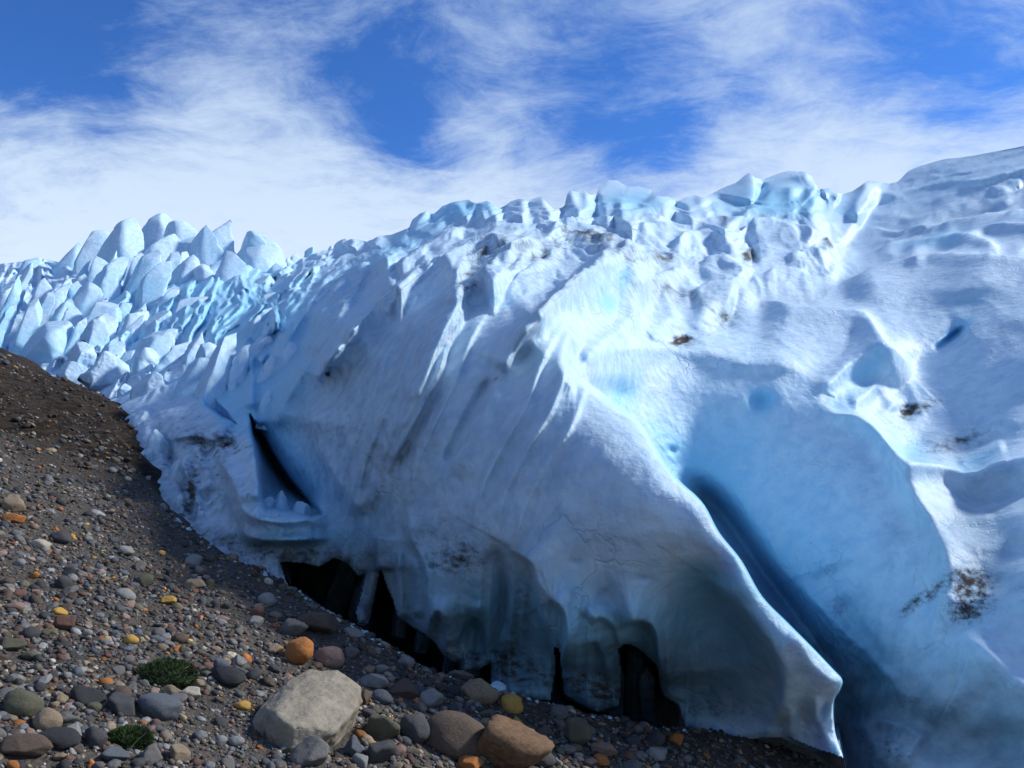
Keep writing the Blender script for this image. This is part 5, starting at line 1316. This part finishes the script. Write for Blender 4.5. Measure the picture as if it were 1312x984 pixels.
palw = np.array([20, 16, 11, 9, 15, 9, 7, 9, 5, 2.5, 3, 1.2, 7], float); palw /= palw.sum()
cnt = 0; tries = 0
zone_w = lambda x, y: 1.0
while cnt < 235 and tries < 20000:
    tries += 1
    x = rsA.uniform(-10, 900); y = rsA.uniform(600, 990)
    if y < toe_y(x) + 10: continue
    # more stones low and near, few on the bare grit at the right and high on the slope
    dens = np.interp(y - toe_y(x), [0, 60, 160, 300], [0.25, 0.6, 0.9, 1.0]) * (0.45 if y < 740 else 1) * (1 if x < 880 else 0.1)
    if 240 < x < 345 and 895 < y < 985: dens *= 0.15
    if x > 430 and y > 850: dens *= 1.6
    dens *= np.clip(0.7 + 1.3 * float(perlin(np.array([[x / 90, y / 60, 2.0]]))[0]), 0.25, 1)
    if rsA.random() > dens: continue
    P, d = ground_point(x, y)
    base_px = rsA.choice([10, 13, 16, 20, 26], p=[0.22, 0.30, 0.24, 0.15, 0.09]) * rsA.uniform(0.85, 1.15) * np.interp(y, [600, 760, 960], [0.75, 0.98, 1.25])
    r = base_px / 2 * d / F
    if any((P[0] - a) ** 2 + (P[1] - b) ** 2 < (0.80 * (c + r)) ** 2 for a, b, c in placed): continue
    ok = False
    for _ in range(14):
        colr = str(rsA.choice(pal, p=palw)); ang = bool(rsA.random() < 0.72)
        asp = rsA.uniform(0.5, 0.95)
        shp = ('flat ' if asp < 0.6 else '') + ('angular' if ang else 'rounded')
        size = 'tiny' if base_px < 11.5 else 'small' if base_px < 16.5 else 'middle-sized' if base_px < 22 else 'sizeable'
        l = min(land, key=lambda q: (q[3].x - P[0]) ** 2 + (q[3].y - P[1]) ** 2 if q[0] else 9)
        dx, dy = P[0] - l[3].x, P[1] - l[3].y
        dist = math.hypot(dx, dy)
        rel = ('uphill of' if dx < 0 else 'downhill of') if abs(dx) > abs(dy) else ('beyond' if dy > 0 else 'in front of')
        near = 'close' if dist < 0.28 else 'a step' if dist < 0.7 else 'well'
        near = {'close': 'just', 'a step': 'a little way', 'well': 'some way'}[near]
        lab = f'{size} {shp} {colr} stone {near} {rel} {l[0]}'
        if lab not in used_labels and len(lab.split()) <= 16: ok = True; break
    if not ok: continue
    used_labels.add(lab)
    o = bpy.data.objects.new('stone', variant(colr, ang, int(rsA.integers(0, 7)))); col.objects.link(o)
    gz = float(ground_z(P[0], P[1]))
    o.scale = (r, r * rsA.uniform(0.7, 1.0), r * asp * 0.9)
    o.rotation_euler = (rsA.uniform(-.2, .2), math.atan(SL) + rsA.uniform(-.2, .2), rsA.uniform(0, 6.28))
    o.location = (float(P[0]), float(P[1]), gz + r * asp * 0.32)
    tag(o, lab, 'stone', 'loose stones on the gravel slope')
    placed.append((P[0], P[1], r)); cnt += 1

# ---- the uncountable gravel, joined
def gravel(name, n, sub, lo, hi, seed, label, box=None, cols_=None):
    rs = np.random.default_rng(seed)
    x = rs.uniform(-420, 1130, n * 4); y = rs.uniform(430, 1060, n * 4)
    if box: x = rs.uniform(box[0], box[1], n * 4); y = rs.uniform(box[2], box[3], n * 4)
    ty = toe_y(x)
    ok = (y > ty + 1) & (y < 1150)
    if box: ok &= y < 545 + 0.42 * x + 18 * np.sin(x / 13.0)
    bankp = np.where((x < 175) & (y < 600 + 10 * np.sin(x / 17)), 0.7, 1.0)
    keepp = np.interp(x, [860, 960], [1, 0.45]) * np.where((x > 240) & (x < 345) & (y > 895) & (y < 985) & (hi > 9), 0.25, 1)
    keepp = keepp * np.where(y < ty + 90, np.where(hi > 9, np.interp(x, [0, 420, 480], [0.25, 0.25, 1]), 1), 1)
    keepp = keepp * np.clip(0.75 + 1.1 * perlin(np.stack([x / 60, y / 30, 0 * x + seed], -1)), 0.12, 1)
    ok &= rs.random(n * 4) < keepp * bankp
    x, y = x[ok][:n], y[ok][:n]
    d = ground_depth(x, y)
    P = unproj(x, y, d)
    P[:, 2] = ground_z(P[:, 0], P[:, 1])
    u = rs.random(len(x))
    spx = lo * (1 - u * (1 - (lo / hi) ** 2.2)) ** (-1 / 2.2)
    sz = spx / 2 * d / F * np.interp(d, [2.5, 5, 12], [1.0, 0.85, 0.6])
    # stones do not sit inside the placed ones
    pl = np.array(placed)
    bad = np.zeros(len(x), bool)
    for a, b, c in pl:
        bad |= (P[:, 0] - a) ** 2 + (P[:, 1] - b) ** 2 < (0.75 * c) ** 2
    P, sz = P[~bad], sz[~bad]; N = len(P)
    bases = [rock_verts(sub, seed + q, q % 3 != 0, 1.0) for q in range(14)]
    vi, fi = ICO[sub]
    B = np.stack(bases)[rs.integers(0, 12, N)]
    sc = np.stack([rs.uniform(0.8, 1.25, N), rs.uniform(0.7, 1.0, N), rs.uniform(0.4, 0.8, N)], -1) * sz[:, None]
    B = B * sc[:, None, :]
    ang = rs.uniform(0, 6.28, N); ca, sa = np.cos(ang)[:, None], np.sin(ang)[:, None]
    til = rs.normal(0, 0.25, N); ct, st_ = np.cos(til)[:, None], np.sin(til)[:, None]
    X0, Y0, Z0 = B[..., 0], B[..., 1], B[..., 2]
    X1, Z1 = X0 * ct - Z0 * st_, X0 * st_ + Z0 * ct
    X2, Y2 = X1 * ca - Y0 * sa, X1 * sa + Y0 * ca
    Z1 = Z1 - SL * X2
    V = np.stack([X2 + P[:, 0:1], Y2 + P[:, 1:2], Z1 + P[:, 2:3] + sc[:, 2:3] * 0.34], -1)
    Fc = fi[None] + (np.arange(N) * len(vi))[:, None, None]
    me_o = mesh_obj(name, V.reshape(-1, 3), Fc.reshape(-1, 3), GRAVEL)
    cols = (np.array([STONE_COL[k_] for k_ in pal])[rs.choice(len(pal), N, p=palw)] if cols_ is None else np.array(cols_)[rs.integers(0, len(cols_), N)]) * rs.uniform(0.5, 1.3, N)[:, None]
    cols = np.concatenate([cols, np.ones((N, 1))], 1)
    ca_ = me_o.data.attributes.new('tint', 'FLOAT_COLOR', 'POINT')
    ca_.data.foreach_set('color', np.repeat(cols, len(vi), axis=0).astype(np.float32).ravel())
    tag(me_o, label, kind='stuff', cat='gravel')
GRAVEL, t_, p_ = new_mat('mixed_gravel')
g_ = t_.node('ShaderNodeTexCoord').outputs['Object']
tint = t_.node('ShaderNodeAttribute', attribute_name='tint').outputs['Color']
nz = t_.noise(g_, 45, 5, 0.7)
cc_ = t_.mix(t_.ramp(nz, 0.3, 0.7), (0.55, 0.55, 0.55), (1.35, 1.35, 1.35))
t_.put(p_.inputs['Base Color'], t_.mix(1.0, tint, cc_, 'MULTIPLY'))
p_.inputs['Roughness'].default_value = 0.85
gravel('pebbles', 14500, 1, 6.5, 22, 61, 'loose mixed pebbles of many colours covering the slope')
gravel('fine_gravel', 36000, 0, 3.2, 9, 62, 'fine dark grit and chips of stone between the pebbles')
gravel('rubble', 1500, 1, 6, 22, 63, 'dark broken rubble packed in the steep bank beside the ice', (-60, 170, 440, 620), [(0.035, 0.026, 0.018), (0.06, 0.044, 0.030), (0.02, 0.017, 0.014), (0.09, 0.065, 0.042), (0.13, 0.11, 0.085)])
def margin_ice():
    rs = np.random.default_rng(71); N = 150
    u = rs.random(N); i = u * (len(TOE_PX) - 15) + 10
    px = np.interp(i, range(len(TOE_PX)), [p[0] for p in TOE_PX]) + rs.normal(0, 10, N)
    py = np.interp(i, range(len(TOE_PX)), [p[1] for p in TOE_PX]) + np.abs(rs.normal(0, 5, N)) + 2
    ok = (px > 215) & (px < 1010); px, py = px[ok], py[ok]
    VV, FF, n0 = [], [], 0
    for a, b in zip(px, py):
        d = float(ground_depth(a, b)); P = unproj(np.float64(a), np.float64(b), d); P[2] = ground_z(P[0], P[1])
        v = rock_verts(1, int(rs.integers(1, 999)), True, rs.uniform(0.4, 0.9)) * rs.uniform(1.2, 4.5) * d / F
        VV.append(v + P); FF.append(ICO[1][1] + n0); n0 += len(v)
    V = np.concatenate(VV); n = len(V)
    o = mesh_obj('ice_fragments', V, np.concatenate(FF), ICE, attrs={'blue': np.full(n, 0.2), 'dirt': np.full(n, 0.35), 'rough': np.full(n, 0.2), 'murk_shade': np.full(n, 0.35)})
    tag(o, 'dirty bits of ice scattered along the edge of the gravel', 'ice bits', kind='stuff')
margin_ice()
